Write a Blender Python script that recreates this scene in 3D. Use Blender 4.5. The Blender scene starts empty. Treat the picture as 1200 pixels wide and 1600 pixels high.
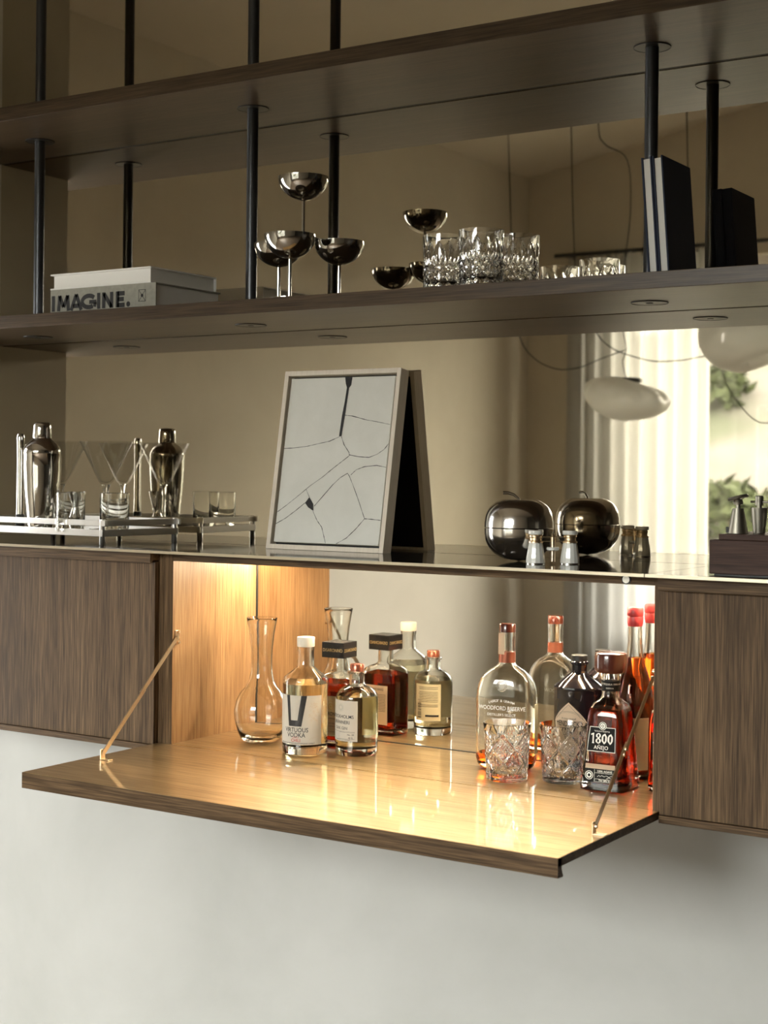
import bpy, bmesh, math, random
from mathutils import Vector, Matrix
random.seed(7)
S = bpy.context.scene
COL = S.collection
PI = math.pi

# ------------------------------------------------------------------ camera
CAM = Vector((0.0, -2.5, 1.35))
YAW, PITCH, ROLL, FPX, CY = 0.572, -0.001, 0.0102, 2365.95, 743.32
fw = Vector((-math.sin(YAW)*math.cos(PITCH), math.cos(YAW)*math.cos(PITCH), math.sin(PITCH)))
rt = Vector((math.cos(YAW), math.sin(YAW), 0)); up = rt.cross(fw)
ra = rt*math.cos(ROLL) + up*math.sin(ROLL); ub = -rt*math.sin(ROLL) + up*math.cos(ROLL)
cd = bpy.data.cameras.new('camera'); cam = bpy.data.objects.new('camera', cd); COL.objects.link(cam)
cam.matrix_world = Matrix(((ra.x, ub.x, -fw.x, CAM.x), (ra.y, ub.y, -fw.y, CAM.y), (ra.z, ub.z, -fw.z, CAM.z), (0, 0, 0, 1)))
cd.sensor_fit = 'VERTICAL'; cd.sensor_height = 36.0; cd.lens = FPX*36/1600
cd.shift_y = (CY-800)/1600
cd.clip_start = 0.05; cd.clip_end = 200
cd.dof.use_dof = True; cd.dof.focus_distance = 2.68; cd.dof.aperture_fstop = 6.3
S.camera = cam

# ------------------------------------------------------------------ light and exposure
SKY = 17.5
LED = 112.0
EXPOSURE = 1.0
W = bpy.data.worlds.new('sky'); S.world = W; W.use_nodes = True
bg = W.node_tree.nodes['Background']; bg.inputs[0].default_value = (1.0, 0.985, 0.955, 1); bg.inputs[1].default_value = SKY
S.view_settings.view_transform = 'Standard'; S.view_settings.look = 'None'
S.view_settings.exposure = EXPOSURE; S.view_settings.gamma = 1.0; S.view_settings.use_curve_mapping = False
S.cycles.max_bounces = 14; S.cycles.diffuse_bounces = 5; S.cycles.glossy_bounces = 6
S.cycles.transmission_bounces = 12; S.cycles.transparent_max_bounces = 16
S.cycles.sample_clamp_indirect = 6.0; S.cycles.blur_glossy = 0.5
WIN1 = (-2.915, -0.80, 0.62, 2.34)      # window in the wall behind the camera: x0, x1, z0, z1 (y = -4)
UNSEEN_WIN = (-0.88, -0.26, 0.06, 1.90)       # unseen glazed opening added in the left wall for light from the left: y0, y1, z0, z1 (x = -3.37)
def portal(name, loc, rot, sx, sz):
    l = bpy.data.lights.new(name, 'AREA'); l.shape = 'RECTANGLE'; l.size = sx; l.size_y = sz; l.cycles.is_portal = True
    o = bpy.data.objects.new(name, l); COL.objects.link(o); o.location = loc; o.rotation_euler = rot
portal('daylight_portal', ((WIN1[0]+WIN1[1])/2, -4.06, (WIN1[2]+WIN1[3])/2), (PI/2, 0, 0), WIN1[1]-WIN1[0], WIN1[3]-WIN1[2])
bpy.data.objects['daylight_portal'].rotation_euler = (-PI/2, 0, PI)
portal('daylight_portal', (-3.43, (UNSEEN_WIN[0]+UNSEEN_WIN[1])/2, (UNSEEN_WIN[2]+UNSEEN_WIN[3])/2), (0, -PI/2, 0), UNSEEN_WIN[3]-UNSEEN_WIN[2], UNSEEN_WIN[1]-UNSEEN_WIN[0])

# ------------------------------------------------------------------ materials
def newmat(name):
    m = bpy.data.materials.new(name); m.use_nodes = True
    nt = m.node_tree; return m, nt, nt.nodes['Principled BSDF']
def simple(name, col, rough=0.5, metal=0.0, **kw):
    m, nt, b = newmat(name)
    b.inputs['Base Color'].default_value = (*col, 1); b.inputs['Roughness'].default_value = rough; b.inputs['Metallic'].default_value = metal
    for k, v in kw.items(): b.inputs[k.replace('_', ' ')].default_value = v
    return m
def N(nt, t, **kw):
    n = nt.nodes.new(t)
    for k, v in kw.items(): setattr(n, k, v)
    return n
def ramp(nt, stops):
    r = N(nt, 'ShaderNodeValToRGB'); e = r.color_ramp.elements
    e[0].position, e[0].color = stops[0][0], (*stops[0][1], 1); e[1].position, e[1].color = stops[-1][0], (*stops[-1][1], 1)
    for p, c in stops[1:-1]:
        q = e.new(p); q.color = (*c, 1)
    return r
def wood(name, axis, dark, mid, light, rough=0.45, coat=0.0, coat_rough=0.12, dens=1.0, bump=0.12, spec=0.4, metal=0.0):
    m, nt, b = newmat(name); L = nt.links.new
    tc = N(nt, 'ShaderNodeTexCoord')
    def stretched(al, ac):
        mp = N(nt, 'ShaderNodeMapping'); s = [ac*dens]*3; s[axis] = al
        mp.inputs['Scale'].default_value = s; L(tc.outputs['Object'], mp.inputs[0]); return mp
    n1 = N(nt, 'ShaderNodeTexNoise'); n1.inputs['Scale'].default_value = 1; n1.inputs['Detail'].default_value = 5; n1.inputs['Distortion'].default_value = 0.6
    L(stretched(1.6, 95).outputs[0], n1.inputs[0])
    n2 = N(nt, 'ShaderNodeTexNoise'); n2.inputs['Scale'].default_value = 1; n2.inputs['Detail'].default_value = 3
    L(stretched(14, 480).outputs[0], n2.inputs[0])
    n3 = N(nt, 'ShaderNodeTexNoise'); n3.inputs['Scale'].default_value = 1; n3.inputs['Detail'].default_value = 2
    L(stretched(0.9, 9).outputs[0], n3.inputs[0])
    a = N(nt, 'ShaderNodeMath', operation='MULTIPLY_ADD'); L(n2.outputs[0], a.inputs[0]); a.inputs[1].default_value = 1.0
    h_ = N(nt, 'ShaderNodeMath', operation='MULTIPLY_ADD'); L(n1.outputs[0], h_.inputs[0]); h_.inputs[1].default_value = 0.55; h_.inputs[2].default_value = 0.225; L(h_.outputs[0], a.inputs[2])
    c = N(nt, 'ShaderNodeMath', operation='MULTIPLY_ADD'); L(n3.outputs[0], c.inputs[0]); c.inputs[1].default_value = 0.35; L(a.outputs[0], c.inputs[2])
    r = ramp(nt, [(0.45, dark), (0.585, mid), (0.75, light)])
    d = N(nt, 'ShaderNodeMath', operation='MULTIPLY'); L(c.outputs[0], d.inputs[0]); d.inputs[1].default_value = 0.5
    L(d.outputs[0], r.inputs[0]); L(r.outputs[0], b.inputs['Base Color'])
    bp = N(nt, 'ShaderNodeBump'); bp.inputs['Strength'].default_value = bump; bp.inputs['Distance'].default_value = 0.0006
    L(a.outputs[0], bp.inputs['Height']); L(bp.outputs[0], b.inputs['Normal'])
    b.inputs['Roughness'].default_value = rough; b.inputs['Specular IOR Level'].default_value = spec
    b.inputs['Metallic'].default_value = metal; b.inputs['Coat Weight'].default_value = coat; b.inputs['Coat Roughness'].default_value = coat_rough
    return m
OAK = dict(dark=(0.036, 0.021, 0.0095), mid=(0.088, 0.053, 0.026), light=(0.195, 0.125, 0.065), rough=0.55, spec=0.22)
M = {}
M['oak_x'] = wood('smoked_oak_lengthwise', 0, **OAK)
M['oak_z'] = wood('smoked_oak_upright', 2, **OAK)
M['oak_y'] = wood('smoked_oak_crosswise', 1, **OAK)
M['oak_shelf'] = wood('smoked_oak_shelf', 0, dark=(0.031, 0.019, 0.0095), mid=(0.063, 0.040, 0.0215), light=(0.105, 0.070, 0.040), rough=0.36, spec=0.36)
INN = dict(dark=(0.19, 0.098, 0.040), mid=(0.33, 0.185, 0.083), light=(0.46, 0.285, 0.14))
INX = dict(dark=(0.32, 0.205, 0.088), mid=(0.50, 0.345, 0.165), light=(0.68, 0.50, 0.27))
M['inner_z'] = wood('lit_oak_upright', 2, **INN, rough=0.4)  # same oak as the doors, with the LED light put into a lighter tone
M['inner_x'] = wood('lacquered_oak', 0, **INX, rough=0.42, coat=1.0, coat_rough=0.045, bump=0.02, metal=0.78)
M['walnut'] = wood('dark_walnut', 0, (0.028, 0.014, 0.010), (0.060, 0.030, 0.021), (0.095, 0.050, 0.036), rough=0.5, spec=0.2)
M['grey_oak'] = wood('limed_frame_wood', 2, (0.72, 0.635, 0.51), (0.80, 0.715, 0.595), (0.86, 0.78, 0.66), rough=0.55, bump=0.05)

def plaster(name, c1, c2, rough=0.8, scale=1.6):
    m, nt, b = newmat(name); L = nt.links.new
    tc = N(nt, 'ShaderNodeTexCoord')
    n = N(nt, 'ShaderNodeTexNoise'); n.inputs['Scale'].default_value = scale; n.inputs['Detail'].default_value = 6; n.inputs['Roughness'].default_value = 0.62; n.inputs['Distortion'].default_value = 0.4
    L(tc.outputs['Object'], n.inputs[0])
    r = ramp(nt, [(0.32, c1), (0.68, c2)]); L(n.outputs[0], r.inputs[0]); L(r.outputs[0], b.inputs['Base Color'])
    n2 = N(nt, 'ShaderNodeTexNoise'); n2.inputs['Scale'].default_value = 9; n2.inputs['Detail'].default_value = 4; L(tc.outputs['Object'], n2.inputs[0])
    bp = N(nt, 'ShaderNodeBump'); bp.inputs['Strength'].default_value = 0.12; bp.inputs['Distance'].default_value = 0.006
    L(n2.outputs[0], bp.inputs['Height']); L(bp.outputs[0], b.inputs['Normal'])
    b.inputs['Roughness'].default_value = rough; b.inputs['Specular IOR Level'].default_value = 0.25
    return m
M['plaster'] = plaster('white_lime_plaster', (0.435, 0.443, 0.421), (0.515, 0.523, 0.503))
M['plaster_room'] = plaster('beige_lime_plaster', (0.54, 0.49, 0.40), (0.61, 0.56, 0.46))
M['ceiling'] = plaster('ceiling_paint', (0.46, 0.415, 0.335), (0.50, 0.45, 0.365))
M['wall_dark'] = plaster('dark_taupe_paint', (0.085, 0.075, 0.06), (0.10, 0.09, 0.07))
M['floor'] = wood('floor_oak', 0, (0.12, 0.09, 0.06), (0.18, 0.135, 0.095), (0.24, 0.18, 0.13), rough=0.5, dens=0.3)
M['bronze_mirror'] = simple('bronze_mirror', (0.66, 0.60, 0.49), 0.015, 1.0)
M['clear_mirror'] = simple('clear_mirror', (0.86, 0.83, 0.78), 0.02, 1.0)
M['worktop'] = simple('dark_bronze_worktop', (0.030, 0.025, 0.019), 0.07, 0.0, Specular_IOR_Level=0.6)
M['worktop_edge'] = simple('champagne_metal_edge', (0.62, 0.55, 0.42), 0.32, 1.0)
M['post'] = simple('burnished_steel', (0.085, 0.088, 0.095), 0.34, 0.85)
M['flange'] = simple('dark_steel_plate', (0.07, 0.065, 0.055), 0.4, 0.8)
M['brass'] = simple('brushed_brass', (0.90, 0.72, 0.49), 0.30, 1.0)
M['steel'] = simple('polished_steel', (0.80, 0.78, 0.74), 0.07, 1.0)
M['apple_steel'] = simple('spun_steel', (0.84, 0.81, 0.77), 0.15, 1.0)
M['steel_soft'] = simple('satin_steel', (0.62, 0.60, 0.56), 0.26, 1.0)
M['steel_dark'] = simple('dark_polished_steel', (0.52, 0.50, 0.46), 0.10, 1.0)
M['gunmetal'] = simple('gunmetal', (0.38, 0.36, 0.30), 0.42, 1.0)
M['nickel'] = simple('satin_nickel', (0.88, 0.87, 0.84), 0.28, 1.0)
M['tray_plate'] = simple('mirror_tray_plate', (0.52, 0.51, 0.47), 0.06, 1.0)
M['black'] = simple('black_rubber', (0.012, 0.012, 0.012), 0.5)
M['black_gloss'] = simple('black_plastic', (0.015, 0.013, 0.012), 0.2)
M['pages'] = simple('book_pages', (0.86, 0.85, 0.81), 0.8)
M['white_cover'] = simple('white_cover', (0.87, 0.86, 0.83), 0.55)
M['grey_cloth'] = plaster('grey_linen_cover', (0.30, 0.295, 0.25), (0.37, 0.36, 0.31), scale=90)
M['navy'] = simple('navy_cloth', (0.014, 0.023, 0.055), 0.7)
M['ink'] = simple('black_ink', (0.012, 0.011, 0.011), 0.6)
M['red_ink'] = simple('red_ink', (0.55, 0.07, 0.05), 0.6)
M['white_ink'] = simple('white_print', (0.94, 0.92, 0.86), 0.5)
M['silver_ink'] = simple('silver_print', (0.68, 0.66, 0.58), 0.35, 0.3)
M['gold_ink'] = simple('gold_print', (0.72, 0.52, 0.24), 0.35, 0.6)
M['canvas'] = plaster('painted_canvas', (0.74, 0.735, 0.67), (0.80, 0.795, 0.735), scale=14)
def paper(name, col, tr=0.4):
    m = bpy.data.materials.new(name); m.use_nodes = True; nt = m.node_tree
    nt.nodes.remove(nt.nodes['Principled BSDF'])
    d = N(nt, 'ShaderNodeBsdfDiffuse'); d.inputs[0].default_value = (*col, 1); t = N(nt, 'ShaderNodeBsdfTranslucent'); t.inputs[0].default_value = (*col, 1)
    x = N(nt, 'ShaderNodeMixShader'); x.inputs[0].default_value = tr
    nt.links.new(d.outputs[0], x.inputs[1]); nt.links.new(t.outputs[0], x.inputs[2]); nt.links.new(x.outputs[0], nt.nodes['Material Output'].inputs[0]); return m
M['paper'] = paper('label_paper', (0.82, 0.78, 0.70))
M['paper_tan'] = paper('tan_label_paper', (0.74, 0.60, 0.44), 0.25)
M['paper_cream'] = paper('cream_label_paper', (0.82, 0.76, 0.56), 0.5)
M['paper_black'] = simple('black_label_paper', (0.010, 0.010, 0.009), 0.6, 0.0, Specular_IOR_Level=0.15)
M['cork_white'] = simple('pale_wooden_stopper', (0.80, 0.74, 0.62), 0.5)
M['copper'] = simple('copper_cap', (0.46, 0.16, 0.10), 0.25, 0.7)
M['wine_cap'] = simple('dark_wood_stopper', (0.075, 0.017, 0.010), 0.22, 0.0, Coat_Weight=0.6)
M['red_wax'] = simple('red_wax', (0.34, 0.028, 0.032), 0.4)
M['pearl'] = simple('mother_of_pearl', (0.86, 0.86, 0.80), 0.18, 0.0, Coat_Weight=0.8)
M['brown_dark'] = simple('black_glass', (0.010, 0.008, 0.008), 0.06, 0.0, Specular_IOR_Level=0.8)
def glass(name, col=(1, 1, 1), ior=1.48, rough=0.0):
    m = bpy.data.materials.new(name); m.use_nodes = True; nt = m.node_tree
    nt.nodes.remove(nt.nodes['Principled BSDF'])
    g = N(nt, 'ShaderNodeBsdfGlass'); g.inputs['Color'].default_value = (*col, 1); g.inputs['IOR'].default_value = ior; g.inputs['Roughness'].default_value = rough
    nt.links.new(g.outputs[0], nt.nodes['Material Output'].inputs[0]); return m
def thin_glass(name, col=(0.97, 0.97, 0.96), ior=1.5, rough=0.02):
    m = bpy.data.materials.new(name); m.use_nodes = True; nt = m.node_tree
    nt.nodes.remove(nt.nodes['Principled BSDF'])
    t = N(nt, 'ShaderNodeBsdfTransparent'); t.inputs[0].default_value = (*col, 1)
    g = N(nt, 'ShaderNodeBsdfGlossy'); g.inputs['Roughness'].default_value = rough
    w_ = N(nt, 'ShaderNodeLayerWeight'); w_.inputs[0].default_value = 0.5
    p = N(nt, 'ShaderNodeMath', operation='POWER'); p.inputs[1].default_value = 4.0
    f = N(nt, 'ShaderNodeMath', operation='MULTIPLY_ADD'); f.inputs[1].default_value = 0.80; f.inputs[2].default_value = 0.04
    x = N(nt, 'ShaderNodeMixShader')
    nt.links.new(w_.outputs['Facing'], p.inputs[0]); nt.links.new(p.outputs[0], f.inputs[0])
    nt.links.new(f.outputs[0], x.inputs[0]); nt.links.new(t.outputs[0], x.inputs[1]); nt.links.new(g.outputs[0], x.inputs[2])
    nt.links.new(x.outputs[0], nt.nodes['Material Output'].inputs[0]); return m
M['glass'] = glass('clear_glass', (0.985, 0.985, 0.97))
M['crystal'] = glass('cut_crystal', (0.985, 0.985, 0.98), 1.52)
M['thin_glass'] = thin_glass('thin_clear_glass')
M['window_glass'] = thin_glass('window_glass', (0.96, 0.97, 0.96), 1.45, 0.0)
M['dimming_pane'] = thin_glass('light_dimming_glass', (0.56, 0.56, 0.56), 1.45, 0.0)  # grey tint dims the light of the added opening
M['gin'] = glass('pale_spirit', (1.0, 0.985, 0.86), 1.34)
M['whiskey'] = glass('whiskey', (0.80, 0.30, 0.08), 1.34)
M['amaretto'] = glass('dark_amaretto', (0.66, 0.15, 0.05), 1.34)
M['tequila'] = glass('red_amber_spirit', (0.74, 0.19, 0.08), 1.34)
M['orange'] = glass('orange_liqueur', (0.92, 0.34, 0.10), 1.34)
M['dark_glass'] = simple('apothecary_black_glass', (0.010, 0.009, 0.012), 0.05, 0.0, Specular_IOR_Level=0.7)
def lampglass():
    m = bpy.data.materials.new('milky_blown_glass'); m.use_nodes = True; nt = m.node_tree; L = nt.links.new
    nt.nodes.remove(nt.nodes['Principled BSDF'])
    d = N(nt, 'ShaderNodeBsdfDiffuse'); d.inputs[0].default_value = (0.86, 0.86, 0.83, 1)
    t = N(nt, 'ShaderNodeBsdfTranslucent'); t.inputs[0].default_value = (0.90, 0.90, 0.87, 1)
    p = N(nt, 'ShaderNodeBsdfTransparent'); g = N(nt, 'ShaderNodeBsdfGlossy'); g.inputs['Roughness'].default_value = 0.08
    a = N(nt, 'ShaderNodeMixShader'); a.inputs[0].default_value = 0.68; L(d.outputs[0], a.inputs[1]); L(t.outputs[0], a.inputs[2])
    b = N(nt, 'ShaderNodeMixShader'); b.inputs[0].default_value = 0.48; L(a.outputs[0], b.inputs[1]); L(p.outputs[0], b.inputs[2])
    w_ = N(nt, 'ShaderNodeLayerWeight'); w_.inputs[0].default_value = 0.25
    c = N(nt, 'ShaderNodeMixShader'); L(w_.outputs['Facing'], c.inputs[0]); L(b.outputs[0], c.inputs[1]); L(a.outputs[0], c.inputs[2])
    e = N(nt, 'ShaderNodeMixShader'); e.inputs[0].default_value = 0.10; L(c.outputs[0], e.inputs[1]); L(g.outputs[0], e.inputs[2])
    L(e.outputs[0], nt.nodes['Material Output'].inputs[0]); return m
M['lamp_glass'] = lampglass()
def sheer():
    m = bpy.data.materials.new('sheer_linen'); m.use_nodes = True; nt = m.node_tree
    nt.nodes.remove(nt.nodes['Principled BSDF'])
    d = N(nt, 'ShaderNodeBsdfDiffuse'); d.inputs[0].default_value = (0.60, 0.585, 0.55, 1)
    t = N(nt, 'ShaderNodeBsdfTranslucent'); t.inputs[0].default_value = (0.42, 0.415, 0.395, 1)
    p = N(nt, 'ShaderNodeBsdfTransparent')
    x = N(nt, 'ShaderNodeMixShader'); x.inputs[0].default_value = 0.6
    y = N(nt, 'ShaderNodeMixShader'); y.inputs[0].default_value = 0.025
    L = nt.links.new
    L(d.outputs[0], x.inputs[1]); L(t.outputs[0], x.inputs[2]); L(x.outputs[0], y.inputs[1]); L(p.outputs[0], y.inputs[2]); L(y.outputs[0], nt.nodes['Material Output'].inputs[0])
    return m
M['sheer'] = sheer()
def emit(name, col, s):
    m, nt, b = newmat(name); b.inputs['Base Color'].default_value = (*col, 1)
    b.inputs['Emission Color'].default_value = (*col, 1); b.inputs['Emission Strength'].default_value = s; return m
M['led'] = emit('warm_led', (1.0, 0.84, 0.60), LED)
M['white_metal'] = simple('window_paint', (0.75, 0.74, 0.70), 0.4)
def hillside():
    m, nt, b = newmat('garden_slope'); L = nt.links.new
    tc = N(nt, 'ShaderNodeTexCoord'); n = N(nt, 'ShaderNodeTexNoise'); n.inputs['Scale'].default_value = 0.9; n.inputs['Detail'].default_value = 6
    L(tc.outputs['Object'], n.inputs[0])
    r = ramp(nt, [(0.36, (0.018, 0.022, 0.010)), (0.46, (0.026, 0.026, 0.018)), (0.56, (0.033, 0.030, 0.025)), (0.66, (0.042, 0.039, 0.035))])
    L(n.outputs[0], r.inputs[0]); L(r.outputs[0], b.inputs['Base Color']); b.inputs['Roughness'].default_value = 0.9; return m
M['hill'] = hillside()
M['leaf'] = plaster('leaf_green', (0.015, 0.021, 0.007), (0.032, 0.041, 0.015), scale=8)
M['bark'] = simple('bark', (0.10, 0.075, 0.055), 0.9)

# ------------------------------------------------------------------ mesh helpers
class MB:
    def __init__(s): s.v = []; s.f = []
    def add(s, vs, fs):
        o = len(s.v); s.v += [tuple(p) for p in vs]; s.f += [tuple(i+o for i in f) for f in fs]; return s
    def box(s, x0, x1, y0, y1, z0, z1):
        return s.add([(x0, y0, z0), (x1, y0, z0), (x1, y1, z0), (x0, y1, z0), (x0, y0, z1), (x1, y0, z1), (x1, y1, z1), (x0, y1, z1)],
                     [(0, 3, 2, 1), (4, 5, 6, 7), (0, 1, 5, 4), (1, 2, 6, 5), (2, 3, 7, 6), (3, 0, 4, 7)])
    def prism(s, poly, axis, a0, a1):
        n = len(poly)
        def P(p, a):
            q = list(p); q.insert(axis, a); return tuple(q)
        vs = [P(p, a0) for p in poly] + [P(p, a1) for p in poly]
        fs = [tuple(range(n))[::-1], tuple(range(n, 2*n))] + [(i, (i+1) % n, n+(i+1) % n, n+i) for i in range(n)]
        return s.add(vs, fs)
    def loft(s, rows, caps=(True, True)):
        n = len(rows[0]); vs = [p for r in rows for p in r]; fs = []
        for k in range(len(rows)-1):
            for i in range(n):
                j = (i+1) % n; fs.append((k*n+i, k*n+j, (k+1)*n+j, (k+1)*n+i))
        if caps[0]: fs.append(tuple(range(n))[::-1])
        if caps[1]: fs.append(tuple(range((len(rows)-1)*n, len(rows)*n)))
        return s.add(vs, fs)
    def lathe(s, prof, seg=48, c=(0, 0)):
        return s.loft([[(c[0]+r*math.cos(2*PI*i/seg), c[1]+r*math.sin(2*PI*i/seg), z) for i in range(seg)] for r, z in prof])
    def tube(s, pts, r, seg=8, closed=False):
        pts = [Vector(p) for p in pts]; rows = []
        ref = Vector((0.13, 0.31, 0.94))
        for i, p in enumerate(pts):
            t = (pts[min(i+1, len(pts)-1)] - pts[max(i-1, 0)]).normalized()
            a = t.cross(ref).normalized(); b = t.cross(a)
            rr = r[i] if isinstance(r, (list, tuple)) else r
            rows.append([tuple(p + (a*math.cos(2*PI*k/seg) + b*math.sin(2*PI*k/seg))*rr) for k in range(seg)])
        return s.loft(rows)
    def bar(s, p, q, w, t, side):
        p, q = Vector(p), Vector(q); d = (q-p).normalized(); a = Vector(side).normalized(); b = d.cross(a).normalized()
        vs = []
        for e in (p, q):
            for u, v in ((-1, -1), (1, -1), (1, 1), (-1, 1)): vs.append(tuple(e + a*u*t/2 + b*v*w/2))
        return s.add(vs, [(3, 2, 1, 0), (4, 5, 6, 7), (0, 1, 5, 4), (1, 2, 6, 5), (2, 3, 7, 6), (3, 0, 4, 7)])
    def xf(s, fn): s.v = [tuple(fn(*p)) for p in s.v]; return s
    def mesh(s, name, smooth=None):
        me = bpy.data.meshes.new(name); me.from_pydata(s.v, [], s.f); me.update()
        b = bmesh.new(); b.from_mesh(me); bmesh.ops.recalc_face_normals(b, faces=b.faces); b.to_mesh(me); b.free()
        if smooth is not None:
            me.polygons.foreach_set('use_smooth', [True]*len(me.polygons)); me.set_sharp_from_angle(angle=math.radians(smooth))
        return me
def obj(name, mb, mat, parent=None, smooth=None, bevel=0.0):
    me = mb.mesh(name, smooth) if isinstance(mb, MB) else mb
    o = bpy.data.objects.new(name, me); COL.objects.link(o)
    if not me.materials: me.materials.append(M[mat])
    if parent is not None: o.parent = parent
    if bevel:
        d = o.modifiers.new('edge', 'BEVEL'); d.width = bevel; d.segments = 2; d.limit_method = 'ANGLE'
    return o
def tag(o, label, cat, group=None):
    o['label'] = label; o['category'] = cat
    if group: o['group'] = group
    return o
def thing(name, label, cat, loc=(0, 0, 0), rz=0.0, group=None):
    o = bpy.data.objects.new(name, None); COL.objects.link(o); o.empty_display_size = 0.05
    o.location = loc; o.rotation_euler = (0, 0, rz); return tag(o, label, cat, group)
def struct(name, mb, mat, parent=None, label=None, smooth=None):
    o = obj(name, mb, mat, parent, smooth)
    if parent is None: o['kind'] = 'structure'
    if label: o['label'] = label
    return o
def dup(root, loc, rz, label=None, group=None):
    r = root.copy(); COL.objects.link(r); r.location = loc; r.rotation_euler = (0, 0, rz)
    if label: r['label'] = label
    if group: r['group'] = group
    for ch in list(root.children):
        c = ch.copy(); COL.objects.link(c); c.parent = r
        for g in list(ch.children):
            d = g.copy(); COL.objects.link(d); d.parent = c
    return r
def text_geo(s, size, align='CENTER', bold=0.0, sx=1.0):
    cu = bpy.data.curves.new('t', 'FONT'); cu.body = s; cu.size = size; cu.align_x = align; cu.resolution_u = 3; cu.offset = bold*size
    o = bpy.data.objects.new('t', cu); COL.objects.link(o)
    me = bpy.data.meshes.new_from_object(o)
    vs = [(v.co.x*sx, v.co.y) for v in me.vertices]; fs = [tuple(p.vertices) for p in me.polygons]
    bpy.data.objects.remove(o); bpy.data.curves.remove(cu); bpy.data.meshes.remove(me)
    return vs, fs
def poly_geo(loops):
    cu = bpy.data.curves.new('p', 'CURVE'); cu.dimensions = '2D'; cu.fill_mode = 'BOTH'
    for l in loops:
        sp = cu.splines.new('POLY'); sp.points.add(len(l)-1); sp.use_cyclic_u = True
        for q, p in zip(sp.points, l): q.co = (p[0], p[1], 0, 1)
    o = bpy.data.objects.new('p', cu); COL.objects.link(o)
    me = bpy.data.meshes.new_from_object(o)
    vs = [(v.co.x, v.co.y) for v in me.vertices]; fs = [tuple(p.vertices) for p in me.polygons]
    bpy.data.objects.remove(o); bpy.data.curves.remove(cu); bpy.data.meshes.remove(me)
    return vs, fs
def stroke(pts, w):
    l, r = [], []
    for i, p in enumerate(pts):
        a = pts[max(i-1, 0)]; b = pts[min(i+1, len(pts)-1)]
        dx, dy = b[0]-a[0], b[1]-a[1]; d = math.hypot(dx, dy) or 1
        ww = (w[i] if isinstance(w, (list, tuple)) else w)/2
        l.append((p[0]-dy/d*ww, p[1]+dx/d*ww)); r.append((p[0]+dy/d*ww, p[1]-dx/d*ww))
    n = len(pts); return l+r, [(i, i+1, n+i+1, n+i) for i in range(n-1)]
def printed(name, geos, mapper, mat, parent, bend=0.004):
    """flat print: 2D geometry laid on a surface by mapper(x, y) -> (X, Y, Z)"""
    b = bmesh.new()
    for (vs, fs), ox, oy in geos:
        bv = [b.verts.new((x+ox, y+oy, 0)) for x, y in vs]
        for f in fs:
            try: b.faces.new([bv[k] for k in f])
            except ValueError: pass
    if bend:
        for _ in range(5):
            bmesh.ops.triangulate(b, faces=b.faces)
            lg = [e for e in b.edges if abs(e.verts[0].co.x-e.verts[1].co.x) > bend]
            if not lg: break
            bmesh.ops.subdivide_edges(b, edges=lg, cuts=1)
    for v in b.verts: v.co = Vector(mapper(v.co.x, v.co.y))
    me = bpy.data.meshes.new(name); b.to_mesh(me); b.free()
    return obj(name, me, mat, parent)
def on_cyl(R, a0=0.0):
    return lambda x, y: (R*math.sin(x/R+a0), -R*math.cos(x/R+a0), y)
def cyl_label(name, R, a0, a1, z0, z1, mat, parent, t=0.0004, seg=24, top=None):
    """curved paper label round a bottle; angles from the front (-y)"""
    mb = MB(); rows = []
    outer, inner = [], []
    for i in range(seg+1):
        f = i/seg; a = a0+(a1-a0)*f; zt = top(f) if top else z1
        for lst, r in ((outer, R+t), (inner, R)):
            lst.append(((r*math.sin(a), -r*math.cos(a), z0), (r*math.sin(a), -r*math.cos(a), zt)))
    vs = [p for q in outer for p in q] + [p for q in inner for p in q]; n = 2*(seg+1); fs = []
    for i in range(seg):
        k = 2*i; fs += [(k, k+2, k+3, k+1), (n+k+1, n+k+3, n+k+2, n+k), (k+1, k+3, n+k+3, n+k+1), (k+2, k, n+k, n+k+2)]
    fs += [(0, 1, n+1, n), (n-1, n-2, 2*n-2, 2*n-1)]
    return obj(name, MB().add(vs, fs), mat, parent, smooth=40)

# ------------------------------------------------------------------ the room
CEIL = lambda x: 2.777 + 0.19*(x+3.37)
XR = 4.2
struct('floor', MB().box(-3.57, XR+0.2, -4.2, 0.2, -0.1, 0.0), 'floor')
def ceil_mb():
    a, b = -3.57, XR+0.2
    return MB().prism([(a, CEIL(a)), (b, CEIL(b)), (b, CEIL(b)+0.15), (a, CEIL(a)+0.15)], 1, -4.2, 0.2)
struct('ceiling', ceil_mb(), 'ceiling')
struct('wall_back', MB().prism([(-3.57, 0), (XR+0.2, 0), (XR+0.2, CEIL(XR+0.2)), (-3.57, CEIL(-3.57))], 1, 0.008, 0.2), 'plaster')
def wall_opposite():
    x0, x1, z0, z1 = WIN1; m = MB(); y0, y1 = -4.2, -4.0
    m.prism([(-3.57, 0), (x0, 0), (x0, CEIL(x0)), (-3.57, CEIL(-3.57))], 1, y0, y1)
    m.prism([(x1, 0), (XR+0.2, 0), (XR+0.2, CEIL(XR+0.2)), (x1, CEIL(x1))], 1, y0, y1)
    m.box(x0, x1, y0, y1, 0, z0); m.prism([(x0, z1), (x1, z1), (x1, CEIL(x1)), (x0, CEIL(x0))], 1, y0, y1); return m
struct('wall_opposite', wall_opposite(), 'plaster_room')
def wall_left():
    y0, y1, z0, z1 = UNSEEN_WIN; m = MB(); h = CEIL(-3.37)
    m.box(-3.57, -3.37, -4.0, y0, 0, h); m.box(-3.57, -3.37, y1, 0.008, 0, h); m.box(-3.57, -3.37, y0, y1, 0, z0); m.box(-3.57, -3.37, y0, y1, z1, h); return m
struct('wall_left', wall_left(), 'plaster_room')
struct('wall_right', MB().box(XR, XR+0.2, -4.0, 0.008, 0, CEIL(XR)), 'wall_dark')
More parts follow.
